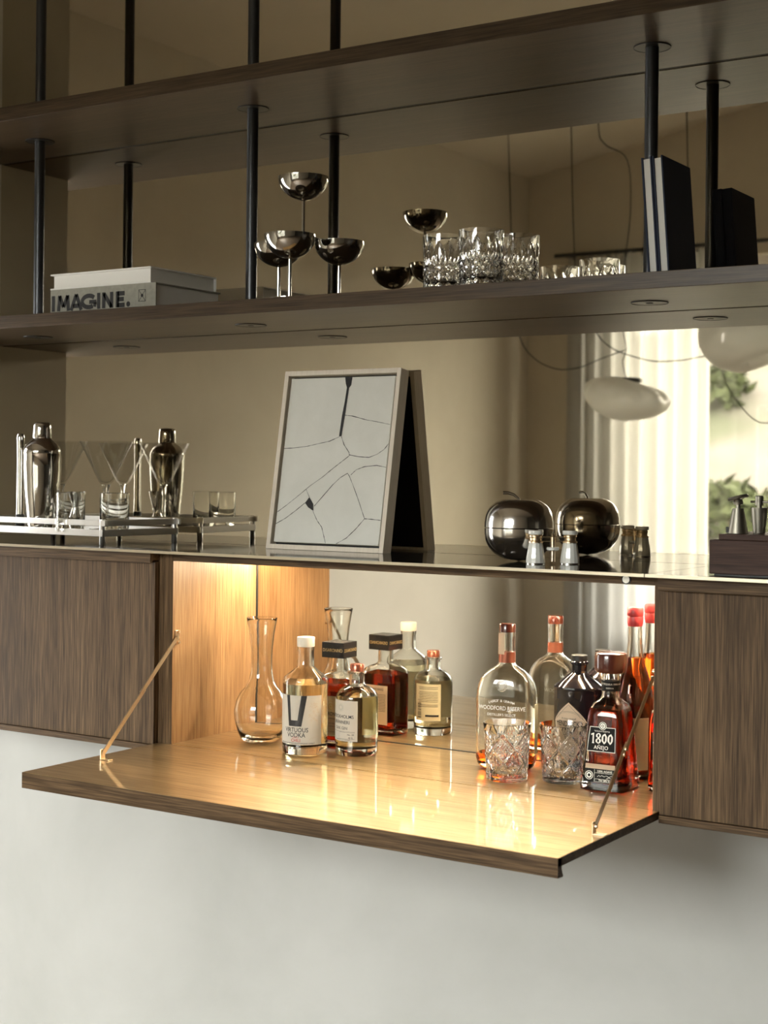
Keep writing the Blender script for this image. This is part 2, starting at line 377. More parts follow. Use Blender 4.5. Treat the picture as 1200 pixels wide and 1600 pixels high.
struct('wall_niche', MB().box(-3.37, -2.687, -0.218, 0.008, 1.2003, CEIL(-3.37)), 'plaster_room')
w = struct('window_1', MB().box(WIN1[0], WIN1[0]+0.05, -4.12, -4.06, WIN1[2], WIN1[3]).box(WIN1[1]-0.05, WIN1[1], -4.12, -4.06, WIN1[2], WIN1[3])
           .box(WIN1[0], WIN1[1], -4.12, -4.06, WIN1[2], WIN1[2]+0.06).box(WIN1[0], WIN1[1], -4.12, -4.06, WIN1[3]-0.05, WIN1[3]), 'white_metal')
obj('pane', MB().box(WIN1[0]+0.05, WIN1[1]-0.05, -4.095, -4.09, WIN1[2]+0.06, WIN1[3]-0.05), 'window_glass', w)
w = struct('unseen_window', MB().box(-3.49, -3.43, UNSEEN_WIN[0], UNSEEN_WIN[0]+0.05, UNSEEN_WIN[2], UNSEEN_WIN[3]).box(-3.49, -3.43, UNSEEN_WIN[1]-0.05, UNSEEN_WIN[1], UNSEEN_WIN[2], UNSEEN_WIN[3])
           .box(-3.49, -3.43, UNSEEN_WIN[0], UNSEEN_WIN[1], UNSEEN_WIN[2], UNSEEN_WIN[2]+0.06).box(-3.49, -3.43, UNSEEN_WIN[0], UNSEEN_WIN[1], UNSEEN_WIN[3]-0.05, UNSEEN_WIN[3]), 'white_metal')  # frame of the unseen opening added to light the left side
obj('pane', MB().box(-3.465, -3.46, UNSEEN_WIN[0]+0.05, UNSEEN_WIN[1]-0.05, UNSEEN_WIN[2]+0.06, UNSEEN_WIN[3]-0.05), 'dimming_pane', w)

# ------------------------------------------------------------------ mirror, worktop, shelves
tag(obj('mirror_panel', MB().box(-2.687, 0.9, 0.0, 0.006, 1.197, 2.93), 'bronze_mirror'),
    'large bronze tinted mirror covering the wall behind the open shelves', 'mirror')
def ell(xr, yb, z0, z1, xl=-3.36, xn=-2.684, yf=-0.315, yn=-0.222):
    return MB().prism([(xl, yf), (xr, yf), (xr, yb), (xn, yb), (xn, yn), (xl, yn)], 2, z0, z1)
def top(name, label, mb, x0, x1):
    t = thing(name, label, 'worktop', ((x0+x1)/2, -0.16, 1.19)); ox, oy, oz = t.location
    obj('slab', mb.xf(lambda x, y, z: (x-ox, y-oy, z-oz)), 'worktop', t)
    obj('metal_edge', MB().box(x0-ox, x1-ox, -0.3182-oy, -0.3152-oy, 1.1952-oz, 1.2002-oz), 'worktop_edge', t)
top('worktop', 'long glossy dark bronze worktop carrying the tray, picture and apple', MB().box(-3.36, -0.926, -0.315, -0.003, 1.1955, 1.2), -3.36, -0.926)
top('worktop', 'glossy dark worktop piece under the walnut box', MB().box(-0.9245, 0.9, -0.315, -0.003, 1.1955, 1.2), -0.9245, 0.9)

SU = thing('hanging_shelf_unit', 'dark oak double shelf hung on black steel posts before the mirror', 'shelf', (-1.6, -0.16, 1.641))
ux, uy, uz = SU.location
loc = lambda x, y, z: (x-ux, y-uy, z-uz)
POSTS = [-2.4167, -1.8339, -0.9962, -0.25]
YP = -0.1406
for z0, z1 in ((1.6407, 1.6667), (2.0661, 2.0949)):
    b = obj('shelf_board', ell(0.9, -0.0068, z0, z1).xf(loc), 'oak_shelf', SU, bevel=0.0008)
    obj('gap_shade_strip', MB().box(-2.684, 0.9, -0.0067, -0.0004, z0+0.001, z1-0.004).xf(loc), 'black', b)  # black strip in the open gap, standing in for its shade
    for px in POSTS:
        f = obj('flange', MB().lathe([(0.0001, -0.0012), (0.030, -0.0012), (0.030, 0.001), (0.0001, 0.001)], 40).xf(lambda x, y, z: loc(x+px, y+YP, z+z0)), 'flange', b, smooth=30)
        if z0 > 2:
            obj('flange_ring', MB().lathe([(0.0302, 0.0005), (0.0302, -0.0016), (0.0312, -0.0016), (0.0312, 0.0005)], 40).xf(lambda x, y, z: loc(x+px, y+YP, z+z0)), 'black', b, smooth=30)
        else:
            obj('flange_ring', MB().lathe([(0.0302, 0.0005), (0.0302, -0.0016), (0.0312, -0.0016), (0.0312, 0.0005)], 40).xf(lambda x, y, z: loc(x+px, y+YP, z+z0)), 'black', b, smooth=30)
            obj('screw', MB().lathe([(0.0001, -0.002), (0.006, -0.002), (0.006, 0.0), (0.0001, 0.0)], 16).xf(lambda x, y, z: loc(x+px, y+YP, z+z0)), 'black', b, smooth=30)
for px in POSTS:
    for za, zb in ((1.6667, 2.065), (2.0949, CEIL(px)-0.005)):
        obj('post', MB().lathe([(0.0001, za), (0.0112, za), (0.0112, zb), (0.0001, zb)], 32).xf(lambda x, y, z: loc(x+px, y+YP, z)), 'post', SU, smooth=30)

# ------------------------------------------------------------------ cabinets
FY, DY = -0.266, -0.279          # carcass front, door front
def cabinet(name, label, x0, x1, d0, d1, ox):
    t = thing(name, label, 'cabinet', (ox, -0.14, 0.81)); q = lambda x, y, z: (x-ox, y+0.14, z-0.81)
    obj('body', MB().box(x0, x1, FY+0.0005, -0.001, 0.813, 1.1945).xf(q), 'oak_z', t)
    d = obj('door', MB().box(d0, d1, DY, FY, 0.8235, 1.1755).xf(q), 'oak_z', t, bevel=0.0006)
    obj('handle_rail', MB().prism([(FY, 1.193), (-0.2935, 1.193), (-0.2935, 1.1745), (-0.2915, 1.1735), (-0.288, 1.1775), (-0.284, 1.1795), (DY, 1.1800), (FY, 1.1800)], 0, d0, d1).xf(q), 'oak_x', d)
    obj('bottom_rail', MB().box(d0, d1, DY-0.003, FY, 0.8107, 0.8225).xf(q), 'oak_x', d, bevel=0.0008)
    obj('back_rail', MB().box(d0, d1, FY-0.0005, FY+0.012, 1.176, 1.1925).xf(q), 'oak_x', t)
    return t
cabinet('wall_cabinet', 'closed dark oak wall cabinet under the tray end of worktop', -2.68, -1.9435, -2.68, -1.9535, -2.3)
cabinet('wall_cabinet', 'closed dark oak wall cabinet under the walnut box', -0.9155, 0.3, -0.9130, 0.3, -0.3)

BAR = thing('bar_cabinet', 'lit drop-front bar cabinet with mirrored back and open flap', 'cabinet', (-1.43, -0.14, 0.81))
q = lambda x, y, z: (x+1.43, y+0.14, z-0.81)
obj('side_panel', MB().box(-1.9425, -1.9197, FY, -0.0005, 0.813, 1.1945).xf(q), 'oak_z', BAR)
obj('side_panel', MB().box(-0.9290, -0.9165, FY, -0.0005, 0.813, 1.1945).xf(q), 'oak_z', BAR)
obj('lit_side_face', MB().box(-1.9197, -1.9190, FY+0.0005, -0.0045, 0.8262, 1.178).xf(q), 'inner_z', BAR)  # thin sheet carrying the lit oak tone on the panel's inner face
obj('lit_side_face', MB().box(-0.9297, -0.9290, FY+0.0005, -0.0045, 0.8262, 1.178).xf(q), 'inner_z', BAR)
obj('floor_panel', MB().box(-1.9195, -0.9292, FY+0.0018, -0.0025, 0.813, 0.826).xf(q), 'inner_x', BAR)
obj('top_panel', MB().box(-1.9195, -0.9292, FY, -0.0005, 1.179, 1.1945).xf(q), 'oak_x', BAR)
obj('back_mirror', MB().box(-1.9185, -0.9297, -0.0022, 0.0, 0.8262, 1.1785).xf(q), 'clear_mirror', BAR)
c = obj('push_catch', MB().lathe([(0.0001, -0.2685), (0.0062, -0.2685), (0.0062, -0.262), (0.0001, -0.262)], 24).xf(lambda x, y, z: q(x-0.9775, z, y+1.1868)), 'steel_soft', BAR, smooth=30)
obj('catch_ring', MB().lathe([(0.0064, -0.2675), (0.0082, -0.2675), (0.0082, -0.262), (0.0064, -0.262)], 24).xf(lambda x, y, z: q(x-0.9775, z, y+1.1868)), 'black', c, smooth=30)
obj('gap_shade_strip', MB().box(-1.9190, -0.9297, -0.0050, -0.0023, 0.8260, 0.8272).xf(q), 'black', BAR)  # black strip painting the shade in the gap at the mirror's foot
obj('gap_shade_strip', MB().box(-1.9190, -1.9172, -0.0050, -0.0023, 0.8272, 1.178).xf(q), 'black', BAR)  # black strip painting the dark corner line beside the mirror
obj('hinge_gap_shade', MB().box(-1.9195, -0.9292, -0.2678, -0.2650, 0.815, 0.8252).xf(q), 'black', BAR)  # black filler that makes the open flap joint look shaded
obj('led_strip', MB().box(-1.905, -0.945, -0.050, -0.040, 1.1735, 1.1785).xf(q), 'led', BAR)
FL0, FL1 = -1.9497, -0.9176
fl = obj('flap', MB().box(FL0, FL1, -0.6245, -0.2675, 0.8135, 0.8252).xf(q), 'oak_x', BAR)
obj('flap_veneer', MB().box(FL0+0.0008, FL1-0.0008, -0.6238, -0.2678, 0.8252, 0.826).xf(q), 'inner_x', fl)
obj('handle_rail', MB().prism([(-0.6245, 0.8254), (-0.6245, 0.7985), (-0.6085, 0.7975), (-0.6075, 0.7995), (-0.6105, 0.804), (-0.6125, 0.8095), (-0.6125, 0.8135), (-0.6125, 0.8254)], 0, FL0, FL1).xf(lambda x, y, z: q(x, y-0.0002, z)), 'oak_x', fl)
def stay(x, ya, za, yb, s):
    st = obj('stay', MB().bar((x, ya, za), (x, (ya+yb)/2-0.004*0, (za+0.838)/2), 0.0085, 0.0018, (1, 0, 0)).xf(q), 'brass', BAR)
    xx = x+0.002*s
    obj('lower_arm', MB().bar((xx, (ya+yb)/2+0.008, (za+0.838)/2+0.008), (xx, yb, 0.838), 0.0085, 0.0018, (1, 0, 0)).xf(q), 'brass', st)
    obj('foot_bracket', MB().box(xx-0.0015, xx+0.0175, yb-0.006, yb+0.006, 0.8262, 0.8282).box(xx-0.003, xx-0.001, yb-0.006, yb+0.006, 0.8262, 0.845).xf(q), 'brass', st, bevel=0.0006)
    obj('side_bracket', MB().box(x-0.0028*s if s < 0 else x-0.0028, x-0.0028*s+0.001 if s < 0 else x-0.0018, ya-0.002, ya+0.008, za-0.013, za+0.013).xf(q), 'brass', st, bevel=0.0006)
    for yy, zz in ((ya, za), (ya+0.004, za+0.010), (ya+0.004, za-0.010), ((ya+yb)/2, (za+0.838)/2), ((ya+yb)/2-0.006, (za+0.838)/2-0.007), (yb, 0.838)):
        obj('rivet', MB().lathe([(0.0001, -0.002), (0.003, -0.002), (0.0034, 0.0), (0.003, 0.002), (0.0001, 0.002)], 14).xf(lambda a, b, c: q(x+c+0.001*s, yy+a, zz+b)), 'brass', st, smooth=40)
stay(-1.9155, -0.256, 1.031, -0.4600, 1)
stay(-0.9325, -0.262, 1.033, -0.4675, -1)

# ------------------------------------------------------------------ vessels
def ring(a, b, n, z, seg, c=(0, 0)):
    out = []
    for i in range(seg):
        t = 2*PI*(i+0.5)/seg; x, y = math.cos(t), math.sin(t)
        out.append((c[0]+a*math.copysign(abs(x)**(2/n), x), c[1]+b*math.copysign(abs(y)**(2/n), y), z))
    return out
def bottle(t, rows, wall, base, level, liquid, glassmat='glass', seg=56, smooth=38):
    """rows: (z, half width, half depth, roundness) from the foot to the neck mouth"""
    out = [ring(a, b, n, z, seg) for z, a, b, n in rows]
    inn = []
    for z, a, b, n in rows[::-1]:
        if z <= base+1e-6: break
        inn.append((z, max(a-wall, 0.002), max(b-wall, 0.002), n))
    z, a, b, n = inn[-1]
    inn += [(base+0.004, a*0.97, b*0.97, n), (base, a*0.80, b*0.80, n)]
    g = obj('glass', MB().loft(out+[ring(a, b, n, z, seg) for z, a, b, n in inn]), glassmat, t, smooth=smooth)
    if liquid:
        L = inn[::-1]; keep = [r for r in L if r[0] < level]; nx = [r for r in L if r[0] >= level]
        if nx:
            r0, r1 = keep[-1], nx[0]; f = (level-r0[0])/(r1[0]-r0[0])
            keep.append(tuple(r0[k]+(r1[k]-r0[k])*f for k in range(4)))
        e = 0.0004
        obj('liquid', MB().loft([ring(a+e, b+e, n, z-(e if i == 0 else 0), seg) for i, (z, a, b, n) in enumerate(keep)]), liquid, t, smooth=smooth)
    return g
def face(p):            # rotation about z that turns a thing's front (-y) to the camera
    return math.atan2(CAM.x-p[0], p[1]-CAM.y)
D = math.radians
ZF = 0.826
R2 = lambda z, r: (z, r, r, 2)

# decanter
t = thing('decanter', 'empty clear glass decanter with round belly and flared neck', 'decanter', (-1.8035, -0.1345, ZF))
prof = [(0.0001, 0.0015), (0.022, 0.0), (0.034, 0.001), (0.040, 0.006), (0.047, 0.022), (0.0525, 0.045), (0.0530, 0.062), (0.049, 0.080), (0.040, 0.096), (0.030, 0.107), (0.0245, 0.118), (0.0215, 0.135), (0.0205, 0.155), (0.0215, 0.180), (0.0245, 0.208), (0.0290, 0.234), (0.0302, 0.240)]
inn = [(r-0.0016, z) for r, z in prof[:3:-1]] + [(0.036, 0.010), (0.024, 0.0085), (0.0001, 0.0085)]
obj('vessel', MB().lathe(prof+[(0.0296, 0.2406)]+inn[0:], 64), 'glass', t, smooth=50)

# vodka
t = thing('spirit_bottle', 'round pale vodka bottle with big black V on white label', 'bottle', (-1.661, -0.185, ZF), D(11.6))
bottle(t, [R2(0.0, 0.036), R2(0.001, 0.0395), R2(0.004, 0.042), R2(0.012, 0.0424), R2(0.136, 0.0424), R2(0.1395, 0.0418), R2(0.1425, 0.0395), R2(0.160, 0.0175), R2(0.163, 0.0158), R2(0.190, 0.0152), R2(0.194, 0.0162), R2(0.199, 0.0162)], 0.0026, 0.016, 0.131, 'gin')
s = obj('stopper', MB().lathe([(0.0001, 0.199), (0.0162, 0.199), (0.0168, 0.2005), (0.0168, 0.215), (0.0158, 0.2168), (0.0001, 0.2168)], 40), 'cork_white', t, smooth=40)
lab = cyl_label('front_label', 0.0427, D(-68), D(68), 0.021, 0.112, 'paper', t)
mp = on_cyl(0.0433)
U = [(-0.0205, 0.112), (-0.0130, 0.112), (-0.0100, 0.066), (0.0035, 0.066), (0.0105, 0.112), (0.0215, 0.112), (0.0110, 0.055), (-0.0150, 0.055)]
printed('emblem', [(poly_geo([[(x+0.0, y) for x, y in U]]), 0, 0)], mp, 'ink', lab)
printed('lettering', [(text_geo('VIRTUOUS', 0.0118, bold=0.006, sx=0.86), 0, 0.0445), (text_geo('VODKA', 0.0118, bold=0.006, sx=0.9), 0, 0.0350),
                      (text_geo('DISTILLED IN SWEDEN FROM ORGANIC WHEAT', 0.0034), 0, 0.0225)], mp, 'ink', lab)
printed('lettering', [(text_geo('CHILI', 0.0082, bold=0.008, sx=0.95), 0, 0.0263), (text_geo('ORGANIC', 0.0028), 0, 0.0335)], mp, 'red_ink', lab)
geo = []
for i in range(46):
    a = random.uniform(0, 2*PI); r = random.uniform(0, 1)**0.5
    geo.append((stroke([(0, 0), (random.uniform(0.001, 0.003), random.uniform(-0.002, 0.003)), (random.uniform(0.002, 0.005), random.uniform(-0.002, 0.002))], 0.0004), 0.034+0.011*r*math.cos(a), 0.083+0.022*r*math.sin(a)))
geo.append((stroke([(0, 0), (0.004, 0.004), (0.006, 0.001), (0.009, 0.005), (0.012, 0.003), (0.017, 0.007)], 0.0004), 0.026, 0.0305))
printed('vignette_print', geo, mp, 'paper_tan', lab)['kind'] = 'stuff'

# apothecary gin bottle
t = thing('spirit_bottle', 'small round gin bottle with copper cap and cream label', 'bottle', (-1.574, -0.141, ZF), D(-14))
bottle(t, [R2(0.0, 0.033), R2(0.001, 0.037), R2(0.005, 0.0392), R2(0.012, 0.0394), R2(0.106, 0.0394), R2(0.113, 0.0378), R2(0.1195, 0.0335), R2(0.1245, 0.027), R2(0.1275, 0.020), R2(0.130, 0.0162), R2(0.134, 0.0146), R2(0.1495, 0.0142), R2(0.1505, 0.0172), R2(0.1535, 0.0178), R2(0.1555, 0.0166)], 0.0028, 0.014, 0.110, 'gin')
obj('cap', MB().lathe([(0.0001, 0.1556), (0.0132, 0.1556), (0.0132, 0.167), (0.0124, 0.1682), (0.0001, 0.1682)], 36), 'copper', t, smooth=40)
lab = cyl_label('front_label', 0.0397, D(-50), D(50), 0.029, 0.104, 'paper', t); mp = on_cyl(0.0403)
printed('lettering', [(text_geo('STOCKHOLMS', 0.0086, bold=0.006), 0, 0.0715), (text_geo('BRÄNNERI', 0.0086, bold=0.006), 0, 0.0610), (text_geo('OAK GIN', 0.0076), 0, 0.0505),
                      (text_geo('No. 20', 0.0046), 0.022, 0.040), (text_geo('45 %', 0.0046), 0.022, 0.034), (text_geo('PRODUCT OF SWEDEN', 0.0032), 0.004, 0.0305),
                      (stroke([(-0.03, 0), (0.03, 0)], 0.0003), 0, 0.0468), (stroke([(-0.004, 0), (0.03, 0), (0.03, 0.012), (-0.004, 0.012), (-0.004, 0)], 0.0003), 0, 0.0335)], mp, 'ink', lab)
circ = lambda r, n=28: [(r*math.cos(2*PI*i/n), r*math.sin(2*PI*i/n)) for i in range(n)]
printed('seal', [(poly_geo([circ(0.0075), circ(0.0068)]), 0, 0.091), (poly_geo([circ(0.0058), circ(0.0030)]), 0, 0.091)], mp, 'silver_ink', lab)
lab = cyl_label('back_label', 0.0397, D(140), D(220), 0.031, 0.104, 'paper_cream', t)
mpb = lambda x, y: (0.0403*math.sin(x/0.0403+PI), -0.0403*math.cos(x/0.0403+PI), y)
geo = [(stroke([(-0.022, 0), (0.018+random.uniform(-0.004, 0.004), 0)], 0.0008), 0, 0.098-0.0032*i) for i in range(13) if i not in (2, 10)]
geo += [(stroke([(0, 0), (0.009, 0)], random.choice([0.0006, 0.0012, 0.0018])), 0.013, 0.066-0.0026*i) for i in range(12)]
geo.append((stroke([(-0.024, 0), (0.004, 0)], 0.004), 0, 0.041))
printed('lettering', geo, mpb, 'ink', lab)

# square amaretto bottle
t = thing('spirit_bottle', 'square amaretto bottle with wide flat black cap', 'bottle', (-1.653, -0.0850, ZF), D(2.7))
A = lambda z, a, b, n=9: (z, a, b, n)
bottle(t, [A(0, 0.036, 0.025), A(0.002, 0.0395, 0.0285), A(0.008, 0.0402, 0.0292), A(0.118, 0.0402, 0.0292), A(0.126, 0.0398, 0.0288), A(0.132, 0.0375, 0.0265, 6), A(0.137, 0.030, 0.022, 4), A(0.1415, 0.0195, 0.0175, 2.4), A(0.145, 0.0155, 0.0155, 2), A(0.170, 0.0150, 0.0150, 2)], 0.003, 0.010, 0.122, 'amaretto')
c = obj('cap', MB().box(-0.0247, 0.0247, -0.0247, 0.0247, 0.1705, 0.2005), 'black_gloss', t, bevel=0.001)
for k in range(4):
    a = k*PI/2
    printed('lettering', [(text_geo('DISARONNO', 0.0088, bold=0.006, sx=0.85), 0, 0.1822)], lambda x, y, a=a: (x*math.cos(a)+0.0251*math.sin(a), x*math.sin(a)-0.0251*math.cos(a), y), 'gold_ink', c)
lab = obj('front_label', MB().box(-0.026, 0.026, -0.0298, -0.0294, 0.022, 0.098), 'paper_cream', t)
printed('lettering', [(text_geo('DISARONNO', 0.0096, bold=0.006, sx=0.8), 0, 0.061), (text_geo('ORIGINALE', 0.004), 0, 0.054), (text_geo('SINCE 1525', 0.0034), 0, 0.045), (stroke([(-0.024, 0), (0.024, 0)], 0.0004), 0, 0.0405), (stroke([(-0.024, 0), (0.024, 0)], 0.0004), 0, 0.030)], lambda x, y: (x, -0.0300, y), 'ink', lab)
printed('crest', [(poly_geo([circ(0.006), circ(0.004)]), 0, 0.078), (poly_geo([circ(0.0025)]), 0, 0.078), (stroke([(-0.008, 0), (-0.005, 0.007), (0, 0.009), (0.005, 0.007), (0.008, 0)], 0.0008), 0, 0.080)], lambda x, y: (x, -0.0300, y), 'gold_ink', lab)
lab = obj('back_label', MB().box(-0.026, 0.026, 0.0294, 0.0298, 0.022, 0.100), 'paper_tan', t)
geo = [(text_geo('DISARONNO', 0.0068, bold=0.006, sx=0.8), 0, 0.090)] + [(stroke([(-0.022, 0), (0.020+random.uniform(-0.006, 0.002), 0)], 0.0007), 0, 0.082-0.0030*i) for i in range(12)]
printed('lettering', geo, lambda x, y: (-x, 0.0300, y), 'ink', lab)

# bourbon flask, nearly empty
t = thing('spirit_bottle', 'nearly empty clear flask-shaped bourbon bottle with copper neck band', 'bottle', (-1.2795, -0.0990, ZF), D(10))
B = lambda z, a, b, n=3.0: (z, a, b, n)
bottle(t, [B(0, 0.040, 0.020), B(0.002, 0.046, 0.025), B(0.008, 0.0515, 0.0285), B(0.020, 0.0545, 0.030), B(0.125, 0.0550, 0.0305), B(0.142, 0.0535, 0.0300), B(0.156, 0.0490, 0.0285), B(0.167, 0.042, 0.0260, 2.8), B(0.175, 0.033, 0.0225, 2.5), B(0.1805, 0.0235, 0.0185, 2.2), B(0.186, 0.0165, 0.0155, 2), B(0.192, 0.0143, 0.0143, 2), B(0.233, 0.0140, 0.0140, 2), B(0.235, 0.0148, 0.0148, 2), B(0.244, 0.0148, 0.0148, 2)], 0.0028, 0.010, 0.027, 'whiskey')
obj('cap', MB().lathe([(0.0001, 0.2442), (0.0148, 0.2442), (0.0148, 0.2575), (0.014, 0.2588), (0.0001, 0.2588)], 36), 'wine_cap', t, smooth=40)
obj('neck_band', MB().lathe([(0.0146, 0.190), (0.0150, 0.190), (0.0149, 0.209), (0.0145, 0.209)], 36), 'copper', t, smooth=40)
obj('tax_strip', MB().box(-0.0115, -0.0005, -0.0153, -0.0149, 0.205, 0.243), 'paper_tan', t)
fr = lambda x, y: (x, -0.0309-0.0002+0.0305*(1-(max(0, 1-(abs(x)/0.055)**3))**(1/3)), y)
printed('lettering', [(text_geo('WOODFORD RESERVE', 0.0102, bold=0.008, sx=0.84), 0, 0.1080), (text_geo("DISTILLER'S SELECT", 0.0062, bold=0.004), 0, 0.0975), (stroke([(-0.006, 0), (0.006, 0)], 0.0005), 0, 0.0925)]
        + [(text_geo(chx, 0.0062, bold=0.004), -0.0225+0.0032*i, 0.1185+0.004*(1-((i-7)/7.5)**2)) for i, chx in enumerate('LABROT & GRAHAM')], fr, 'white_ink', t)
mb = MB()
for rr in (0.0092, 0.0065): mb.tube([(rr*math.cos(2*PI*i/30), -0.0296-0.0006, 0.1505+rr*math.sin(2*PI*i/30)) for i in range(31)], 0.0007, 6)
obj('embossed_seal', mb, 'glass', t, smooth=60)
obj('side_label', MB().box(0.0552, 0.0556, -0.009, 0.009, 0.030, 0.118), 'paper_cream', t)

# black apothecary gin bottle
t = thing('spirit_bottle', 'black apothecary gin bottle with pointed cream label', 'bottle', (-1.160, -0.052, ZF), D(2))
bd = [(0.0001, 0.0), (0.040, 0.0), (0.0435, 0.004), (0.0440, 0.012), (0.0432, 0.146), (0.0445, 0.150), (0.0440, 0.153), (0.0150, 0.176), (0.0136, 0.179), (0.0136, 0.190), (0.0158, 0.1915), (0.0158, 0.1955), (0.0140, 0.197), (0.0001, 0.197)]
obj('glass', MB().lathe(bd, 14), 'dark_glass', t, smooth=18)
obj('cap', MB().lathe([(0.0001, 0.197), (0.0142, 0.197), (0.0142, 0.2065), (0.0132, 0.2075), (0.0001, 0.2075)], 32), 'black', t, smooth=40)
lab = cyl_label('front_label', 0.0446, D(-42), D(42), 0.028, 0.0, 'paper_tan', t, top=lambda f: 0.094+0.034*(1-abs(2*f-1))**0.8); mp = on_cyl(0.0452)
printed('lettering', [(text_geo("HENDRICK'S", 0.0125, bold=0.006, sx=0.80), 0, 0.0855), (text_geo('GIN', 0.012, bold=0.01), 0, 0.068), (text_geo('A most unusual', 0.0044), 0, 0.0985),
                      (stroke([(0.026*math.cos(a), 0.014*math.sin(a)) for a in [i*PI/20 for i in range(21)]], 0.0004), 0, 0.0985), (stroke([(0.021*math.cos(a), 0.010*math.sin(a)) for a in [i*PI/20 for i in range(21)]], 0.0003), 0, 0.1005),
                      (stroke([(-0.03, 0), (0, 0.0285), (0.03, 0)], 0.0005), 0, 0.0955)], mp, 'ink', lab)

# tequila bottle: tapering block
t = thing('spirit_bottle', 'tapering red-amber tequila bottle numbered 1800 with big round stopper', 'bottle', (-1.0560, -0.1475, ZF), D(3))
Q = lambda z, a, b, n=7: (z, a, b, n)
bottle(t, [Q(0, 0.037, 0.039), Q(0.002, 0.0402, 0.0425), Q(0.008, 0.0408, 0.0430), Q(0.122, 0.0310, 0.0320), Q(0.134, 0.0292, 0.0300, 6), Q(0.142, 0.0262, 0.0265, 5), Q(0.1475, 0.021, 0.021, 3), Q(0.152, 0.0165, 0.0165, 2.2), Q(0.157, 0.0150, 0.0150, 2), Q(0.194, 0.0152, 0.0152, 2)], 0.003, 0.009, 0.135, 'tequila')
obj('stopper', MB().lathe([(0.0001, 0.1945), (0.0245, 0.1945), (0.0268, 0.197), (0.0278, 0.203), (0.0278, 0.222), (0.0262, 0.2268), (0.0225, 0.2285), (0.0001, 0.2285)], 48), 'wine_cap', t, smooth=45)
nl = obj('neck_band', MB().lathe([(0.0153, 0.164), (0.0157, 0.164), (0.0158, 0.181), (0.0154, 0.181)], 40), 'paper_black', t, smooth=40)
printed('lettering', [(text_geo('100% AGAVE TEQUILA 100% AGAVE', 0.0042, bold=0.01), 0, 0.1745), (text_geo('RESERVA', 0.0034), 0.004, 0.168)], on_cyl(0.0159), 'silver_ink', nl)
fb = lambda z: 0.0430-(z-0.008)*(0.0110/0.114)
f18 = lambda off: (lambda x, y: (x, -fb(y)-off, y))
def flat_label(name, poly, off, mat, parent):
    vs = [f18(off)(x, y) for x, y in poly]; n = len(poly)
    return obj(name, MB().add(vs+[(x, y+0.0004, z) for x, y, z in vs], [tuple(range(n)), tuple(range(n, 2*n))[::-1]] + [(i, n+i, n+(i+1) % n, (i+1) % n) for i in range(n)]), mat, parent)
lab = flat_label('front_label', [(-0.0265, 0.066), (0.0235, 0.066), (0.0225, 0.1065), (-0.0225, 0.1065)], 0.0008, 'paper_black', t)
printed('border', [(poly_geo([[(-0.0265, 0.066), (0.0235, 0.066), (0.0225, 0.1065), (-0.0225, 0.1065)], [(-0.0257, 0.0668), (0.0227, 0.0668), (0.0218, 0.1057), (-0.0218, 0.1057)]]), 0, 0)], f18(0.0010), 'silver_ink', lab)
one = [(-0.0022, 0.0), (0.0022, 0.0), (0.0012, 0.002), (0.0012, 0.017), (-0.0015, 0.0165), (-0.0040, 0.0150), (-0.0038, 0.0128), (-0.0012, 0.0140), (-0.0012, 0.0022)]
def o8(cx, lobes):
    L = []
    for (zc, hw, hh) in lobes:
        L.append([(cx, zc-hh), (cx+hw*0.62, zc-hh*0.72), (cx+hw, zc-hh*0.30), (cx+hw, zc+hh*0.42), (cx+hw*0.30, zc+hh), (cx-hw*0.62, zc+hh*0.72), (cx-hw, zc+hh*0.30), (cx-hw, zc-hh*0.42)])
        L.append([(cx, zc-hh*0.66), (cx+hw*0.34, zc-hh*0.40), (cx+hw*0.36, zc+hh*0.34), (cx+hw*0.1, zc+hh*0.62), (cx-hw*0.34, zc+hh*0.40), (cx-hw*0.36, zc-hh*0.30)])
    return L
loops = [[(x-0.0150, y) for x, y in one]] + o8(-0.0060, [(0.0045, 0.0046, 0.0047), (0.0130, 0.0042, 0.0044)]) + o8(0.0045, [(0.0085, 0.0046, 0.0089)]) + o8(0.0150, [(0.0085, 0.0046, 0.0089)])
printed('lettering', [(poly_geo(loops), -0.0010, 0.0792), (text_geo('AÑEJO', 0.0085, bold=0.008), -0.0015, 0.0700), (text_geo('TEQUILA RESERVA', 0.0034), -0.001, 0.0985)], f18(0.0011), 'white_ink', lab)
med = flat_label('medallion', [(x, y+0.1085) for x, y in circ(0.0066)], 0.0012, 'paper_black', t)
printed('seal', [(poly_geo([circ(0.0066), circ(0.0058)]), 0, 0.1085), (poly_geo([circ(0.0046, 9), circ(0.0026, 7)]), 0, 0.1085), (poly_geo([circ(0.0014, 6)]), 0, 0.1085)], f18(0.0014), 'silver_ink', med)
lab = flat_label('lower_label', [(-0.0295, 0.0155), (0.0255, 0.0155), (0.0250, 0.0375), (-0.0280, 0.0375)], 0.0008, 'paper_black', t)
flat_label('tan_strip', [(-0.0280, 0.0378), (0.0250, 0.0378), (0.0244, 0.0455), (-0.0272, 0.0455)], 0.0008, 'paper_tan', t)
